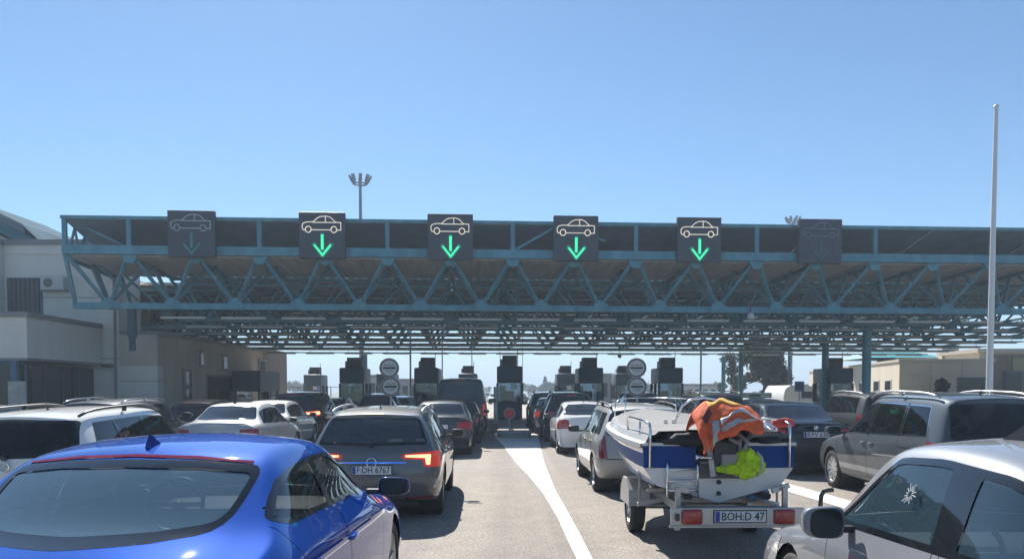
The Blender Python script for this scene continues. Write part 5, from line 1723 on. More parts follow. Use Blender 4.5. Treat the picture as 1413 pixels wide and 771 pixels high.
bm = B(); lathe(bm, [(-.12, .15), (.06, .15), (.15, .06), (.17, .0)], 16, 'z'); lathe(bm, [(-.12, .15), (-.12, 0)], 16, 'z'); bmesh.ops.recalc_face_normals(bm, faces=bm.faces[:]); obj('shade', bm, mat('lamp_white', (.62, .62, .62), .5), t, angle=40)
bm = B(); tube(bm, [(0, 0, .15), (0, 0, .50)], .03, 8); obj('stem', bm, STEELP, t)

# ---------------------------------------------------------------- trees
LEAF = mat('leaf_dark', (.040, .058, .028), .8, noise=.5, nscale=1.2)
LEAF2 = mat('leaf_mid', (.075, .085, .055), .8, noise=.45, nscale=.6)
BARK = mat('bark', (.08, .065, .05), .9, noise=.3)
def crown(blobs, n, size, rnd, gap=.25):
    bm = B()
    for i in range(n):
        bx, by, bz, rx, ry, rz = rnd.choice(blobs)
        while True:
            a = Vector((rnd.uniform(-1, 1), rnd.uniform(-1, 1), rnd.uniform(-1, 1)))
            if .25 < a.length < 1: break
        a *= (rnd.uniform(.6, 1.0))
        p = Vector((bx + a.x * rx, by + a.y * ry, bz + a.z * rz))
        s = size * rnd.uniform(.5, 1.4)
        u = Vector((rnd.gauss(0, 1), rnd.gauss(0, 1), rnd.gauss(0, .6))).normalized()
        w = u.cross(Vector((rnd.gauss(0, 1), rnd.gauss(0, 1), rnd.gauss(0, 1)))).normalized()
        vs = [bm.verts.new(p + u * s), bm.verts.new(p + w * s * .5), bm.verts.new(p - u * s), bm.verts.new(p - w * s * .5)]
        bm.faces.new(vs)
    return bm
def trunk(bm, h, r, rnd, nl=6):
    tube(bm, [(0, 0, 0), (.02 * h, 0, h * .3), (-.01 * h, .01 * h, h * .62), (0, 0, h * .9)], r, 8, taper=(1, .8, .5, .15))
    for k in range(nl):
        a = 2 * math.pi * k / nl + rnd.random()
        z = h * rnd.uniform(.25, .6)
        tube(bm, [(0, 0, z), (math.cos(a) * h * .12, math.sin(a) * h * .12, z + h * .12), (math.cos(a) * h * .24, math.sin(a) * h * .24, z + h * .28)], r * .4, 6, taper=(1, .6, .2))
def tree(name, label, px, d, h, blobs, n, size, m, group=None, seed=1):
    rnd = random.Random(seed)
    t = thing(name, label, 'tree', ((px - PCX) / FPX * d, d, 0), 0, group)
    bm = B(); trunk(bm, h, h * .03, rnd); obj('trunk', bm, BARK, t, smooth=True)
    obj('crown', crown(blobs, n, size, rnd), m, t)
    return t
rt = random.Random(3)
bl_ = [(rt.uniform(-2.1, 2.1), rt.uniform(-2, 2), rt.uniform(1.0, 6.8), rt.uniform(.8, 1.4), rt.uniform(.7, 1.3), rt.uniform(.6, 1.2)) for _ in range(30)]
tree('broad_tree', 'big dark tree standing beyond the canopy between two thin columns', 1053, 84, 8, bl_, 17000, .17, LEAF, seed=5)
bl_ = [(rt.uniform(-1.2, 1.2), rt.uniform(-1, 1), rt.uniform(1.6, 5.4), rt.uniform(.5, .8), rt.uniform(.5, .9), rt.uniform(.4, .8)) for _ in range(12)]
tree('broad_tree', 'olive loose tree left of the big dark tree', 1012, 88, 6.5, bl_, 2200, .15, LEAF2, seed=6)
def gap_name(px):
    for lim, s in ((470, 'beside the brown end wall'), (545, 'near the left round signs'), (600, 'right of the left round signs'), (690, 'above and beside the black van'), (760, 'just right of the middle booth'), (850, 'between the right-hand booths'), (930, 'near the right round signs'), (1010, 'left of the big dark tree')):
        if px < lim: return s
    return 'right of the big dark tree'
kinds = []
for s in range(3):
    r_ = random.Random(20 + s)
    b_ = [(r_.uniform(-2.4, 2.4), r_.uniform(-2, 2), r_.uniform(1.2, 5.2), r_.uniform(.9, 1.6), r_.uniform(.9, 1.5), r_.uniform(.7, 1.3)) for _ in range(12)]
    kinds.append(b_)
protos = []
far_px = [(596, 240), (604, 235), (612, 250), (621, 240), (640, 260), (655, 255), (668, 260), (729, 260), (737, 255), (745, 250), (757, 255), (765, 250), (772, 255), (781, 250), (790, 245), (799, 250), (945, 240), (955, 230), (1110, 240), (575, 250), (550, 250), (420, 240), (405, 250), (1101, 250), (965, 240), (985, 250), (834, 250), (895, 240)]
for i, (px, d) in enumerate(far_px):
    k = i % 3
    lab = ('rounded', 'low bushy', 'loose')[k] + ' far tree on the skyline ' + gap_name(px)
    if i < 3:
        o = tree('far_tree', lab, px, d, 7, kinds[k], 900, .42, LEAF2, 'far trees beyond the car park', seed=40 + i)
        protos.append(o)
    else:
        o = copy_tree(protos[k]); tag(o, lab, 'tree', 'far trees beyond the car park')
        o.location = ((px - PCX) / FPX * d, d, 0)
        s = RNG.uniform(.65, 1.05) * (1.35 if 590 < px < 615 else 1)
        o.scale = (s * 1.1, s, s * .8); o.rotation_euler = (0, 0, RNG.uniform(0, 6))
tree('cypress_tree', 'slim pointed cypress on the skyline right of the middle booth', 752, 245, 7, [(0, 0, 1.5 + k * 1.0, 1.2 - k * .2, 1.2 - k * .2, .8) for k in range(5)], 900, .35, LEAF, seed=9)
# shrub against the right-hand building
bm = crown([(0, 0, 1.3, .65, .5, .95), (.1, 0, 2.2, .56, .5, .6)], 1800, .12, random.Random(8))
t = thing('clipped_shrub', 'dark rounded shrub against the end of the cream building', 'shrub', (at_d(1303, HOR, 60).x, 60.5, 0))
obj('foliage', bm, LEAF, t)
bm = B(); tube(bm, [(0, 0, 0), (0, 0, 1.2)], .06, 6); obj('stem', bm, BARK, t)

# ---------------------------------------------------------------- far car park and sheds
FARP = [('white', (.78, .78, .77)), ('dark', (.03, .035, .04)), ('silver', (.5, .51, .52)), ('red', (.30, .03, .03))]
protos = []
idx = 0
rp = random.Random(5)
for row, d in enumerate((118, 134, 150, 170)):
    for k in range(34):
        X = -52 + k * 3.3 + rp.uniform(-.4, .4)
        px = PCX + X / d * FPX
        if rp.random() < .15 or not any(a < px < b for a, b in ((398, 412), (495, 530), (545, 575), (600, 640), (668, 690), (716, 775), (832, 862), (940, 1000), (1085, 1110))): continue
        c = rp.choice((0, 0, 1, 1, 2, 2, 3))
        nm, colr = FARP[c]
        while len(protos) <= 3:
            q = len(protos)
            sp = var(SED if q % 2 else HAT, level=1, paint=paint('far_' + FARP[q][0], FARP[q][1], 0, .4), far=True, glass=FARGLASS, patches=(), doors=(), interior=None, rear_glass_mat=FARGLASS)
            for kk in ('mirror', 'antenna', 'plate'): sp.pop(kk, None)
            r_, _ = car(sp, 'parked_car', '', 'car', (X, d), 0)
            protos.append(r_)
            r_['used'] = 0
        o = protos[c] if not protos[c]['used'] else copy_tree(protos[c])
        protos[c]['used'] = 1
        o.location = (X, d, 0); o.rotation_euler = (0, 0, rp.choice((0, math.pi, .1, 1.57)))
        tag(o, 'small %s car, %s far row, %s' % (('white', 'dark', 'silver', 'red')[c], ORD[(118, 134, 150, 170).index(d)], gap_name(px)), 'car', 'cars in the far car park')
for r_ in protos:
    if not r_['used']: 
        for ch in list(r_.children): 
            for c2 in list(ch.children): bpy.data.objects.remove(c2)
            bpy.data.objects.remove(ch)
        bpy.data.objects.remove(r_)
def shed(label, px0, px1, d, h, m, nwin=4, stories=1):
    x0, x1 = (px0 - PCX) / FPX * d, (px1 - PCX) / FPX * d
    t = thing('far_building', label, 'building', ((x0 + x1) / 2, d, 0))
    w = (x1 - x0) / 2
    bm = B(); box(bm, -w, w, 0, 8, 0, h); o = obj('wall', bm, m, t)
    bm = B(); box(bm, -w - .2, w + .2, -.2, 8.2, h, h + .35); obj('roof', bm, CAP, o)
    for s in range(stories):
        for k in range(nwin):
            a = -w + (k + .5) * 2 * w / nwin
            bm = B(); box(bm, a - w / nwin * .6, a + w / nwin * .6, -.06, -.005, h * (s + .35) / stories, h * (s + .8) / stories); obj('window', bm, DARKWIN, t)
shed('low grey far building between the left signs and the second booth', 540, 604, 118, 3.2, mat('shed_grey', (.36, .35, .34), .8), 5)
shed('flat grey far building between the far booth and right signs', 829, 862, 88, 3.3, mat('shed_dark', (.26, .26, .27), .8), 3)
shed('pale far building behind the far columns', 935, 1000, 130, 2.6, mat('shed_pale', (.5, .48, .45), .8), 6)
shed('grey far building left beyond the first booth', 490, 520, 110, 3.6, mat('shed_grey'), 3)
shed('small white hut in the far lot left of the middle booth', 627, 645, 100, 1.6, mat('post_white'), 1)
# caravan
t = thing('caravan', 'white caravan beyond the black saloon near the cream building', 'caravan', (at_d(1104, HOR, 62).x, 62, 0))
bm = B(); prism(bm, [(-1.15, .4), (1.15, .4), (1.18, 1.9), (.9, 2.15), (-.75, 2.2), (-1.1, 1.9), (-1.22, 1.2)], 0, 5.0); bmesh.ops.bevel(bm, geom=bm.edges[:], offset=.06, segments=2, affect='EDGES'); obj('body', bm, mat('caravan_white', (.66, .66, .65), .45), t, angle=40)
bm = B(); box(bm, .1, .95, -.03, -.005, 1.25, 1.75, .01); obj('window', bm, DARKWIN, t)
bm = B(); lathe(bm, [(-1.2, .33), (-1.0, .33)], 16); lathe(bm, [(1.0, .33), (1.2, .33)], 16)
for v in bm.verts: v.co.y += 2.5; v.co.z += .33
obj('wheels', bm, RUBBER, t)
sg = thing('blue_sign', 'small blue square sign on a post before the caravan', 'road sign', (at_d(1103, HOR, 58).x, 58, 0))
bm = B(); box(bm, -.33, .33, -.02, .02, 1.75, 2.45, .01); obj('sign_plate', bm, mat('sign_blue', (.02, .09, .28), .5), sg)
bm = B(); box(bm, -.18, .18, -.03, -.021, 1.9, 2.3); obj('sign_symbol', bm, mat('sign_dark2', (.03, .04, .06), .5), sg)
bm = B(); tube(bm, [(0, .03, 0), (0, .03, 2.4)], .03, 6); obj('post', bm, STEELP, sg)
# fence beyond the brown wall
fn = thing('mesh_fence', 'thin grey fence seen past the brown end wall', 'fence', (-24, 76, 0))
for k in range(8):
    bm = B(); tube(bm, [(k * 1.5, 0, 0), (k * 1.5, 0, 2.2)], .04, 6); obj('post', bm, STEELP, fn)
for z in (.3, 1.2, 2.15):
    bm = B(); beam(bm, (0, 0, z), (10.5, 0, z), .05); obj('rail', bm, STEELP, fn)

# ---------------------------------------------------------------- boat on its trailer
HULLW = mat('gelcoat_white', (.70, .70, .70), .25, coat=.6, noise=.06, nscale=2)
HULLB = mat('gelcoat_blue', (.010, .060, .26), .5, spec=.1)
HULLG = mat('gelcoat_grey', (.40, .41, .42), .4)
TARP = mat('grey_tarp', (.31, .308, .31), 1.0, spec=.05, noise=.12, nscale=2.5, bump=.5, bscale=9)
GALV = mat('galvanised', (.46, .47, .48), .38, .75, noise=.25, nscale=14)
BR = rad(.9)
boat = thing('motorboat', 'white motorboat with blue band and grey cover on the trailer', 'boat', (2.20, 8.85, 0), BR)
# stations from the transom (y=0) to the bow: y, half beam, gunwale z, chine half width, chine z, keel z
ST = [(0, .80, 1.17, .66, .74, .56), (.7, .83, 1.175, .68, .74, .55), (1.5, .85, 1.19, .68, .76, .55), (2.3, .84, 1.21, .64, .80, .56), (3.0, .79, 1.235, .54, .86, .59), (3.6, .68, 1.26, .39, .93, .66), (4.05, .50, 1.285, .22, 1.02, .80), (4.35, .28, 1.305, .10, 1.12, .96), (4.5, .06, 1.32, .03, 1.2, 1.10)]
def strip(name, rowsf, m, parent=boat, both=True, smooth=True):
    """rowsf(station) -> list of (x,z) points; lofted along the boat"""
    bm = B()
    for s in ((-1, 1) if both else (1,)):
        R_ = [[bm.verts.new((s * x, st[0], z)) for x, z in rowsf(st)] for st in ST]
        for a, b in zip(R_, R_[1:]):
            for k in range(len(a) - 1):
                f = (a[k], a[k + 1], b[k + 1], b[k])
                bm.faces.new(f if s > 0 else f[::-1])
    bmesh.ops.remove_doubles(bm, verts=bm.verts[:], dist=1e-4)
    bmesh.ops.recalc_face_normals(bm, faces=bm.faces[:])
    return obj(name, bm, m, parent, angle=38 if smooth else None)
def side_pt(st, t):
    y, hb, zg, wc, zc, zk = st
    x = wc + (hb - wc) * (t ** .7)
    return (x, zc + (zg - zc) * t)
strip('hull', lambda s: [(0, s[5]), (s[3] * .5, lerp(s[5], s[4], .42)), (s[3], s[4]), side_pt(s, .15), side_pt(s, .36), side_pt(s, .38)], HULLW)
strip('side_band', lambda s: [side_pt(s, .38), side_pt(s, .55), side_pt(s, .78)], HULLB)
strip('topside', lambda s: [side_pt(s, .78), side_pt(s, .90), side_pt(s, 1.0)], HULLW)
strip('rub_rail', lambda s: [(side_pt(s, 1)[0] + .005, s[2] - .055), (side_pt(s, 1)[0] + .045, s[2] - .02), (side_pt(s, 1)[0] + .03, s[2] + .02), (side_pt(s, 1)[0] - .02, s[2] + .035)], mat('rail_alu', (.55, .56, .57), .3, .6))
strip('deck', lambda s: [(side_pt(s, 1)[0] - .02, s[2] + .03), (max(.0, side_pt(s, 1)[0] - .05), s[2] + .10), (max(.0, side_pt(s, 1)[0] - .14), s[2] + .12)], HULLW)
strip('boat_cover', lambda s: [(max(.0, side_pt(s, 1)[0] - .12), s[2] + .115), (max(0, side_pt(s, 1)[0] - .16), s[2] + .15), (max(0, (side_pt(s, 1)[0] - .16) * .55), s[2] + .158 + .012 * math.sin(s[0] * 3)), (0, s[2] + .165 + .014 * math.sin(s[0] * 2.3))], TARP)
# dark side windows along the flank, as strips set into the topside
def at_st(y):
    for a, b in zip(ST, ST[1:]):
        if y <= b[0]:
            t = (y - a[0]) / (b[0] - a[0]); return tuple(lerp(u, w, t) for u, w in zip(a, b))
    return ST[-1]
for k in range(5):
    for s in (-1, 1):
        y0, y1 = .95 + k * .58, 1.40 + k * .58
        bm = B(); g = []
        for y in (y0, (y0 + y1) / 2, y1):
            st = at_st(y); g.append([(s * (side_pt(st, t)[0] + .006), y, side_pt(st, t)[1]) for t in (.82, .965)])
        vs = [[bm.verts.new(p) for p in r] for r in g]
        for a, b in zip(vs, vs[1:]): bm.faces.new((a[0], b[0], b[1], a[1]) if s > 0 else (a[1], b[1], b[0], a[0]))
        obj('side_port', bm, mat('port_dark', (.05, .055, .06), .2), boat)
strip('hull_spray_rail', lambda s: [(s[3] + .004, s[4] - .01), (s[3] + .035, s[4] + .012), (s[3] + .006, s[4] + .03)], HULLW)
# transom
bm = B(); prism(bm, [(-.795, .93), (-.66, .74), (0, .56), (.66, .74), (.795, .93)], -.012, .05); tr_ = obj('transom', bm, HULLW, boat)
bm = B(); prism(bm, [(-.80, .935), (-.805, 1.165), (-.26, 1.165), (-.20, .935)], -.010, .05); obj('transom_band', bm, HULLB, boat)
bm = B(); prism(bm, [(.80, .935), (.805, 1.165), (.26, 1.165), (.20, .935)], -.010, .05); obj('transom_band', bm, HULLB, boat)
bm = B(); prism(bm, [(-.20, .935), (-.20, 1.0), (.20, 1.0), (.20, .935)], -.010, .05); obj('transom_notch', bm, HULLG, boat)
bm = B(); box(bm, -.22, .22, -.04, -.012, .82, .97, .006); obj('motor_plate', bm, mat('motor_plate', (.12, .12, .12), .5), boat)
bm = B(); box(bm, -.82, -.28, -.03, .45, 1.165, 1.20, .01); box(bm, .28, .82, -.03, .45, 1.165, 1.20, .01); obj('stern_deck', bm, HULLW, boat)
for (x, z) in ((.0, .78), (.0, .66), (.0, .875)):
    bm = B(); lathe(bm, [(-.045, .0), (-.045, .022), (-.01, .026)], 12, 'y')
    for v in bm.verts: v.co.x += x; v.co.z += z
    obj('drain_plug', bm, TRIM, boat)
# ladder
bm = B()
for x in (-.56, -.24): tube(bm, [(x, -.05, 1.0), (x, -.075, .95), (x, -.075, .63)], .013, 8)
for z in (.70, .80, .92): tube(bm, [(-.56, -.075, z), (-.24, -.075, z)], .012, 8)
obj('boarding_ladder', bm, CHROME, boat, smooth=True)
bm = B(); box(bm, -.40, .40, -.30, -.02, .60, .62)
bm.free()
# stern rails
for s, y2 in ((-1, 1.05), (1, 1.0)):
    bm = B(); tube(bm, [(s * .74, -.04, .93), (s * .74, -.05, 1.35), (s * .745, -.02, 1.40), (s * .76, .2, 1.42), (s * .79, y2, 1.44), (s * .79, y2 + .12, 1.40), (s * .78, y2 + .15, 1.28)], .015, 8)
    tube(bm, [(s * .765, .45, 1.20), (s * .765, .45, 1.42)], .012, 8)
    obj('stern_rail', bm, CHROME, boat, smooth=True)
# bow rail
for s in (-1, 1):
    bm = B(); tube(bm, [(s * .62, 3.55, 1.34), (s * .60, 3.6, 1.56), (s * .52, 3.75, 1.63), (s * .30, 4.1, 1.64), (0, 4.3, 1.64)], .009, 8)
    tube(bm, [(s * .40, 4.0, 1.38), (s * .38, 4.0, 1.64)], .008, 8)
    obj('bow_rail', bm, CHROME, boat, smooth=True)
# frame of the windscreen, standing right of the middle above the cover
ARCH = [(-.14, 1.62, 1.33), (-.04, 1.62, 1.56), (.08, 1.61, 1.645), (.24, 1.59, 1.665), (.48, 1.50, 1.62), (.68, 1.30, 1.52), (.78, .95, 1.38), (.80, .5, 1.27)]
bm = B(); tube(bm, ARCH, .015, 8)
tube(bm, [(.47, 1.50, 1.31), (.47, 1.50, 1.62)], .012, 8)
obj('windscreen_frame', bm, CHROME, boat, smooth=True)
bm = B(); vs = [bm.verts.new(p) for p in ARCH[:5] + [(.47, 1.50, 1.36)]]; bm.faces.new(vs)
obj('windscreen', bm, glass('boat_glass', (.86, .88, .88), opacity=.0, body=(.3, .3, .3), fr=1.12), boat)
for x in (-.26, -.16):
    bm = B(); box(bm, x - .025, x + .025, 1.52, 1.55, 1.345, 1.385, .008); obj('cover_buckle', bm, CHROME, boat)
# dark crumpled cover gathered near the stern
def cloth(name, m, parent, fn, nu, nv, thick=.008):
    bm = B()
    g = [[bm.verts.new(fn(i / (nu - 1), j / (nv - 1))) for j in range(nv)] for i in range(nu)]
    fs = []
    for i in range(nu - 1):
        for j in range(nv - 1):
            fs.append(bm.faces.new((g[i][j], g[i + 1][j], g[i + 1][j + 1], g[i][j + 1])))
    bmesh.ops.recalc_face_normals(bm, faces=bm.faces[:])
    bm.normal_update()
    vs = bm.verts[:]
    back = {v: bm.verts.new(v.co - v.normal * thick) for v in vs}
    for f in fs: bm.faces.new([back[v] for v in f.verts][::-1])
    for e_ in [e_ for e_ in bm.edges if len(e_.link_faces) == 1 and e_.verts[0] in back]:
        p_, q_ = e_.verts
        bm.faces.new((p_, q_, back[q_], back[p_]))
    bmesh.ops.recalc_face_normals(bm, faces=bm.faces[:])
    return obj(name, bm, m, parent, smooth=True)
from mathutils import noise as mnoise
def nz(x, y, z=0, s=1.0): return mnoise.noise(Vector((x * s, y * s, z)))
bm = crown([], 0, 1, RNG) if False else None
def lump(name, m, parent, c, r, seed, amp=.25, lvl=3):
    bm = B(); bmesh.ops.create_icosphere(bm, subdivisions=lvl, radius=1)
    for v in bm.verts:
        k = 1 + amp * mnoise.noise(v.co * 1.7 + Vector((seed, 0, 0))) + amp * .5 * abs(mnoise.noise(v.co * 4.3 + Vector((0, seed, 0))))
        v.co = Vector((c[0] + v.co.x * r[0] * k, c[1] + v.co.y * r[1] * k, c[2] + v.co.z * r[2] * k))
    return obj(name, bm, m, parent, smooth=True)
DARKC = mat('black_cover', (.014, .015, .018), .6, noise=.3, bump=.4, bscale=14)
lump('gathered_cover', DARKC, boat, (-.36, .10, 1.23), (.30, .22, .09), 2.0)
lump('gathered_cover', DARKC, boat, (.55, .18, 1.22), (.22, .28, .05), 6.0)
bm = B(); prism(bm, [(.30, 1.21), (.78, 1.23), (.74, 1.30), (.40, 1.37)], .05, .75); bmesh.ops.bevel(bm, geom=bm.edges[:], offset=.02, segments=2, affect='EDGES'); obj('cover_flap', bm, TARP, boat, angle=40)
# outboard motor, tilted up
MOT = mat('motor_black', (.016, .017, .019), .4, coat=.3)
om = thing('outboard_motor', 'black outboard motor tilted up on the transom under the orange vest', 'outboard motor', (2.20 + .02, 8.72, 0), BR)
bm = B(); box(bm, -.13, .13, -.10, .10, .88, 1.24, .03); obj('bracket', bm, MOT, om)
for s in (-1, 1):
    bm = B(); beam(bm, (s * .16, -.02, 1.24), (s * .12, -.08, .86), .03, .07); obj('clamp', bm, GALV, om)
bm = B(); box(bm, -.19, .19, -.05, .42, 1.22, 1.58, .09)
obj('cowling', bm, MOT, om, angle=50)
bm = B(); tube(bm, [(-.30, -.06, 1.06), (-.10, -.08, 1.05)], .018, 8); tube(bm, [(-.31, -.06, 1.06), (-.27, -.06, 1.06)], .03, 8); obj('steering_rod', bm, CHROME, om, smooth=True)
bm = B(); box(bm, -.06, .10, -.17, -.09, .92, 1.10, .015); obj('tilt_unit', bm, mat('motor_grey', (.25, .24, .23), .5), om)
bm = B(); tube(bm, [(.12, -.14, 1.30), (.20, -.16, 1.22), (.16, -.18, 1.14)], .022, 8); tube(bm, [(.02, -.13, 1.26), (.12, -.16, 1.20)], .02, 8); obj('hoses', bm, mat('hose_grey', (.22, .22, .23), .5), om, smooth=True)
# orange vest over the motor
ORANGE = mat('vest_orange', (.86, .135, .04), .8, noise=.30, nscale=9, bump=1.0, bscale=16)
YELLOWT = mat('vest_yellow_highlight', (.90, .52, .10), .8, noise=.1, nscale=5)  # highlight on the top fold of the vest, painted as a yellow band
REFL = mat('vest_reflective', (.46, .45, .43), .45, noise=.2, nscale=9)
LIME = mat('vest_lime', (.50, .74, .012), .8, noise=.35, nscale=11, bump=1.0, bscale=18)
vest = thing('orange_vest', 'orange high-visibility vest with grey stripes draped over the outboard motor', 'vest', (2.20, 8.55, 0), BR)
def vest_fn(u, v, off=0.0):
    # u: across (left to right), v: from the top ridge down towards the camera
    x = -.34 + .72 * u
    ridge = 1.60 + .055 * math.sin(u * 3.1) - .36 * max(0, u - .55) ** 1.5 - .9 * max(0, .22 - u) ** 1.3
    fall = .50 * (1 - .62 * u) * (1 if u > .12 else .72)
    z = ridge - fall * v ** 1.25
    y = .10 - .30 * math.sin(min(1, v * 1.1) * 1.5) + .05 * u
    x += .10 * v * (.55 - u) + .03 * nz(u * 5, v * 3, 1)
    f = .022 * math.sin((u * 7.0 + v * 4.6 + .9 * nz(u * 3, v * 3, 4)) * 2.2) + .03 * nz(u * 4, v * 5, 2) + .014 * nz(u * 11, v * 9, 3)
    z += f * .8
    y += f * 1.2 - off
    return Vector((x, y, z + off * .4))
def band_of(name, m, u0, u1, v0, v1, off, du=0.0, nu=18, nv=7):
    return cloth(name, m, vest, lambda a, b: vest_fn(clamp(lerp(u0, u1, a)), clamp(lerp(v0, v1, b) + du * a), off), nu, nv, .006)
cloth('shell', ORANGE, vest, vest_fn, 40, 30)
cloth('back_drape', ORANGE, vest, lambda u, v: vest_fn(u, 0) + Vector((0, .02 + .30 * v, -.22 * v ** 1.6 + .012 * math.sin(u * 20))), 24, 8)
band_of('yellow_highlight', YELLOWT, .22, .74, .0, .17, .008)
band_of('reflective_stripe', REFL, .30, 1.0, .52, .62, .009, -.30)
band_of('reflective_stripe', REFL, .34, .98, .80, .90, .009, -.36)
band_of('reflective_stripe', REFL, .18, .28, .55, 1.0, .009, 0, 6, 14)
band_of('dark_opening', mat('vest_dark', (.16, .035, .03), .8), .10, .22, .28, .52, .006, -.14, 6, 8)
lv = thing('lime_vest', 'crumpled lime yellow vest hanging over the transom below the orange one', 'vest', (2.36, 8.66, 0), BR)
bm = B()
for (c_, r_, sd) in (((.075, -.07, .995), (.155, .085, .15), 1.0), ((-.10, -.075, .95), (.14, .07, .055), 4.0), ((-.01, -.06, .93), (.16, .075, .05), 7.0)):
    q_ = bmesh.ops.create_icosphere(bm, subdivisions=5, radius=1)
    for v in q_['verts']:
        p_ = v.co.copy()
        k = 1 + .30 * mnoise.noise(p_ * 1.6 + Vector((sd, 0, 0))) - .55 * (abs(mnoise.noise(p_ * Vector((2.4, 2.4, 1.3)) + Vector((0, sd, 0)))) - .2) - .30 * (abs(mnoise.noise(p_ * 4.5 + Vector((sd, sd, 0)))) - .15)
        v.co = Vector((c_[0] + p_.x * r_[0] * k, c_[1] + p_.y * r_[1] * k, c_[2] + p_.z * r_[2] * k))
obj('shell', bm, LIME, lv, smooth=True)
bm = B(); tube(bm, [(.16, -.10, .88), (.205, -.13, .96), (.205, -.12, 1.06), (.16, -.09, 1.12)], .016, 6); obj('reflective_stripe', bm, REFL, lv, smooth=True)
rc = thing('red_cloth', 'small red cloth tied to the right stern rail of the boat', 'cloth', (2.2 + .74, 9.05, 1.38), BR)
lump('cloth_knot', mat('red_cloth', (.62, .07, .06), .8, noise=.3, nscale=12), rc, (0, 0, .02), (.13, .05, .048), 3.0, .35)
# trailer
trl = thing('boat_trailer', 'galvanised boat trailer with number plate and red rear light', 'trailer', (2.29, 8.4, 0), BR)
bm = B(); box(bm, -.68, .68, 0, .04, .385, .565, .006); lb_ = obj('light_board', bm, mat('board_alu', (.50, .51, .52), .35, .7, noise=.15, nscale=6), trl)
bm = B(); box(bm, -.69, .69, -.012, .05, .365, .388); obj('board_edge', bm, GALV, lb_)
for s in (-1, 1):
    bm = B(); box(bm, s * .47 - .105, s * .47 + .105, -.035, -.001, .40, .55, .02); obj('rear_light', bm, TAIL_MILD if False else mat('trailer_red', (.42, .025, .02), .3, coat=.6, noise=.35, nscale=30), lb_, angle=50)
o = plate(lb_, .02, -.012, .478, 'BOH:D 47', 0)
bm = B(); tube(bm, [(-.62, -.035, .44), (-.62, -.035, .51)], .02, 8); obj('reflector', bm, mat('board_dark', (.05, .05, .05), .5), lb_)
for s in (-1, 1):
    bm = B(); beam(bm, (s * .50, .02, .50), (s * .48, 2.2, .52), .06, .09); beam(bm, (s * .48, 2.2, .52), (s * .05, 4.6, .50), .06, .09); obj('side_rail', bm, GALV, trl)
    bm = B(); beam(bm, (s * .56, .25, .30), (s * .56, .25, .74), .05); beam(bm, (s * .44, .3, .70), (s * .62, .3, .76), .05); obj('upright', bm, GALV, trl)
    bm = B(); tube(bm, [(s * .80, 1.2, .42), (s * .80, 1.2, 1.02), (s * .80, 1.2, 1.10)], .016, 8); beam(bm, (s * .5, 1.2, .5), (s * .82, 1.2, .44), .045); obj('guide_pole', bm, GALV, trl)
    bm = B(); box(bm, s * .42 - .05, s * .42 + .05, .4, 3.0, .60, .66, .015); obj('bunk', bm, PLASTIC, trl)
for y in (.35, 1.2, 2.0, 3.2):
    bm = B(); beam(bm, (-.52, y, .50), (.52, y, .50), .06, .07); obj('cross_member', bm, GALV, trl)
bm = B(); tube(bm, [(-.80, 2.0, .32), (.80, 2.0, .32)], .04, 10); beam(bm, (-.6, 2.0, .42), (-.6, 2.0, .3), .12, .08); obj('axle', bm, GALV, trl)
tmr, rmr = wheel_meshes(.305, .18, .20, 5)
for s in (-1, 1):
    o = link('wheel', tmr, None, trl); o.location = (s * .72, 2.0, .305)
    if s < 0: o.rotation_euler = (0, 0, math.pi)
    link('rim', rmr, None, o)
    bm = B()
    arc = [(.40 * math.cos(a), .40 * math.sin(a)) for a in [rad(8), rad(38), rad(70), rad(90), rad(110), rad(142), rad(172)]]
    arc = [(2.0 + max(-.36, min(.36, y)), .305 + max(.02, min(.37, z))) for y, z in arc]
    for sgn, nm in ((1, 0),):
        a = [bm.verts.new((s * .72 - .13, y, z)) for y, z in arc]; b = [bm.verts.new((s * .72 + .13, y, z)) for y, z in arc]
        for k in range(len(a) - 1): bm.faces.new((a[k], b[k], b[k + 1], a[k + 1]))
        bm.faces.new(b if s > 0 else a)
    bmesh.ops.recalc_face_normals(bm, faces=bm.faces[:]); bmesh.ops.solidify(bm, geom=bm.faces[:], thickness=.008)
    obj('mudguard', bm, GALV, trl, angle=30)
bm = B(); beam(bm, (0, 4.4, .50), (0, 5.25, .45), .07, .09); tube(bm, [(0, 4.55, .5), (0, 4.55, 1.05)], .035, 8); box(bm, -.08, .08, 4.5, 4.72, .95, 1.12, .02); obj('drawbar', bm, GALV, trl)
bm = B(); tube(bm, [(-.80, .72, .66), (-.62, .72, .66), (-.5, .9, .56)], .02, 8); obj('tie_down', bm, GALV, trl)
# hooked stay on the right of the light board
bm = B(); tube(bm, [(.60, .06, .52), (.82, .06, .50), (.86, .06, .55), (.87, .06, .68), (.90, .06, .73), (.99, .06, .74)], .024, 8); obj('hooked_stay', bm, mat('stay_dark', (.05, .048, .045), .5), trl, smooth=True)
bm = B(); box(bm, .40, .62, .9, 1.1, .52, .64, .02); obj('winch_box', bm, mat('blue_box', (.10, .28, .5), .5), trl)

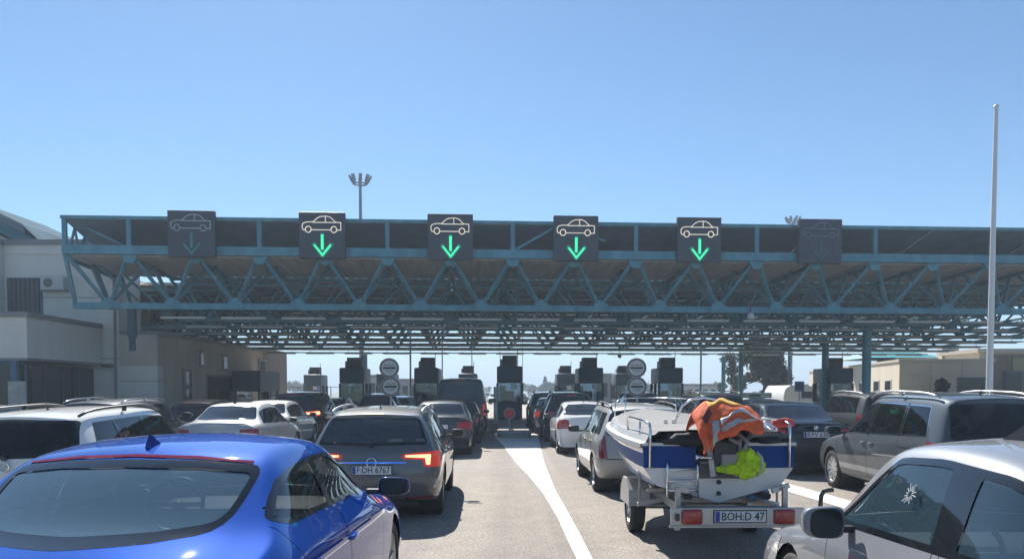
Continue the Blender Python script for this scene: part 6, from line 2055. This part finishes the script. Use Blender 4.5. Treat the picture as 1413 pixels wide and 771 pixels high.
# ---------------------------------------------------------------- driver of the people carrier
SKIN = mat('skin', (.50, .28, .21), .6)
SHIRT = mat('shirt', (.55, .55, .55), .9)
def limb_mesh(verts, edges, radii, level=2):
    me = bpy.data.meshes.new('tmp'); me.from_pydata(verts, edges, [])
    o = bpy.data.objects.new('tmp', me); COL.objects.link(o)
    o.modifiers.new('k', 'SKIN'); ss_ = o.modifiers.new('s', 'SUBSURF'); ss_.levels = level
    for i, r_ in enumerate(radii): me.skin_vertices[0].data[i].radius = (r_, r_)
    me.skin_vertices[0].data[0].use_root = True
    dg = bpy.context.evaluated_depsgraph_get()
    m2 = bpy.data.meshes.new_from_object(o.evaluated_get(dg)); bpy.data.objects.remove(o)
    m2.materials.clear()
    return m2
p = Vector((6.79, 11.35 + 2.3, 0))
person = thing('person', 'person in a pale shirt at the wheel of the grey people carrier', 'person', (p.x - .40, p.y, 0), rad(.6))
V_ = [(0, .08, .66), (0, .04, .85), (0, 0, 1.05), (0, -.02, 1.19), (0, .0, 1.28), (0, .03, 1.40), (0, .04, 1.48),
      (-.19, -.01, 1.16), (-.24, .16, .95), (-.17, .40, 1.02), (.19, -.01, 1.16), (.24, .16, .95), (.17, .40, 1.02),
      (-.10, .45, .66), (-.12, .60, .36), (.10, .45, .66), (.12, .60, .36), (-.12, .74, .33), (.12, .74, .33)]
E_ = [(0, 1), (1, 2), (2, 3), (3, 4), (4, 5), (5, 6), (3, 7), (7, 8), (8, 9), (3, 10), (10, 11), (11, 12), (0, 13), (13, 14), (0, 15), (15, 16), (14, 17), (16, 18)]
R_ = [.15, .14, .15, .13, .055, .095, .085, .075, .05, .036, .075, .05, .036, .085, .055, .085, .055, .04, .04]
for s in (-1, 1):
    base = len(V_)
    w_ = 9 if s < 0 else 12
    for fi, dx in enumerate((-.03, -.01, .01, .03, .045)):
        V_ += [(s * .17 + dx, .45, 1.03 - .01 * abs(fi - 1)), (s * .17 + dx * 1.1, .47, 1.0 - .008 * fi)]
        R_ += [.010, .008]
        E_ += [(w_, base + 2 * fi), (base + 2 * fi, base + 2 * fi + 1)]
link('body', limb_mesh(V_, E_, R_), SKIN, person, True)
V2 = [tuple(Vector(q)) for q in V_[:4]] + [V_[7], V_[8], V_[10], V_[11]]
link('shirt', limb_mesh(V2, [(0, 1), (1, 2), (2, 3), (3, 4), (4, 5), (3, 6), (6, 7)], [.165, .155, .165, .145, .09, .066, .09, .066]), SHIRT, person, True)
bm = B(); bmesh.ops.create_icosphere(bm, subdivisions=2, radius=1)
for v in bm.verts: v.co = Vector((v.co.x * .102, .02 + v.co.y * .112, 1.485 + max(v.co.z, -.25 - .5 * (v.co.y < -.2)) * .085))
obj('hair', bm, mat('hair_grey', (.35, .33, .31), .9), person, smooth=True)
bm = B(); bmesh.ops.create_icosphere(bm, subdivisions=1, radius=.016)
for v in bm.verts: v.co += Vector((0, .135, 1.42))
obj('nose', bm, SKIN, person, smooth=True)
for s in (-1, 1):
    bm = B(); bmesh.ops.create_icosphere(bm, subdivisions=1, radius=.011)
    for v in bm.verts: v.co += Vector((s * .034, .122, 1.445))
    obj('eye', bm, TRIM, person, smooth=True)
    bm = B(); bmesh.ops.create_icosphere(bm, subdivisions=1, radius=.028)
    for v in bm.verts: v.co = Vector((s * .094 + v.co.x * .4, .03 + v.co.y * .7, 1.42 + v.co.z))
    obj('ear', bm, SKIN, person, smooth=True)

# sticker on the front side window of the silver saloon on the right
bm = B()
for k in range(14):
    a = 2 * math.pi * k / 14 + .1
    l = .022 + .024 * ((k * 7) % 5) / 4
    y, z = 0, 0
    beam(bm, (0, .018 * math.cos(a), .018 * math.sin(a)), (0, (.018 + l) * math.cos(a), (.018 + l) * math.sin(a)), .004, .003, up=(1, 0, 0))
stk = obj('window_sticker', bm, mat('sticker_white', (.42, .45, .48), .6), SILV)
stk.location = (-.785, 2.16 - 2.3, 1.225); stk.rotation_euler = (0, rad(24), 0)

# ---------------------------------------------------------------- air
bm = B(); box(bm, -2600, 2600, -90, 4600, -1.6, 46)
hz = obj('haze', bm, None)
hm = bpy.data.materials.new('haze_air'); hm.use_nodes = True
hn = hm.node_tree; hn.nodes.clear()
ho = hn.nodes.new('ShaderNodeOutputMaterial'); pv = hn.nodes.new('ShaderNodeVolumePrincipled')
pv.inputs['Color'].default_value = (.70, .85, 1, 1)
pv.inputs['Density'].default_value = .0015
pv.inputs['Anisotropy'].default_value = .1
hn.links.new(pv.outputs[0], ho.inputs['Volume'])
hz.data.materials.append(hm)
tag(hz, kind='stuff')
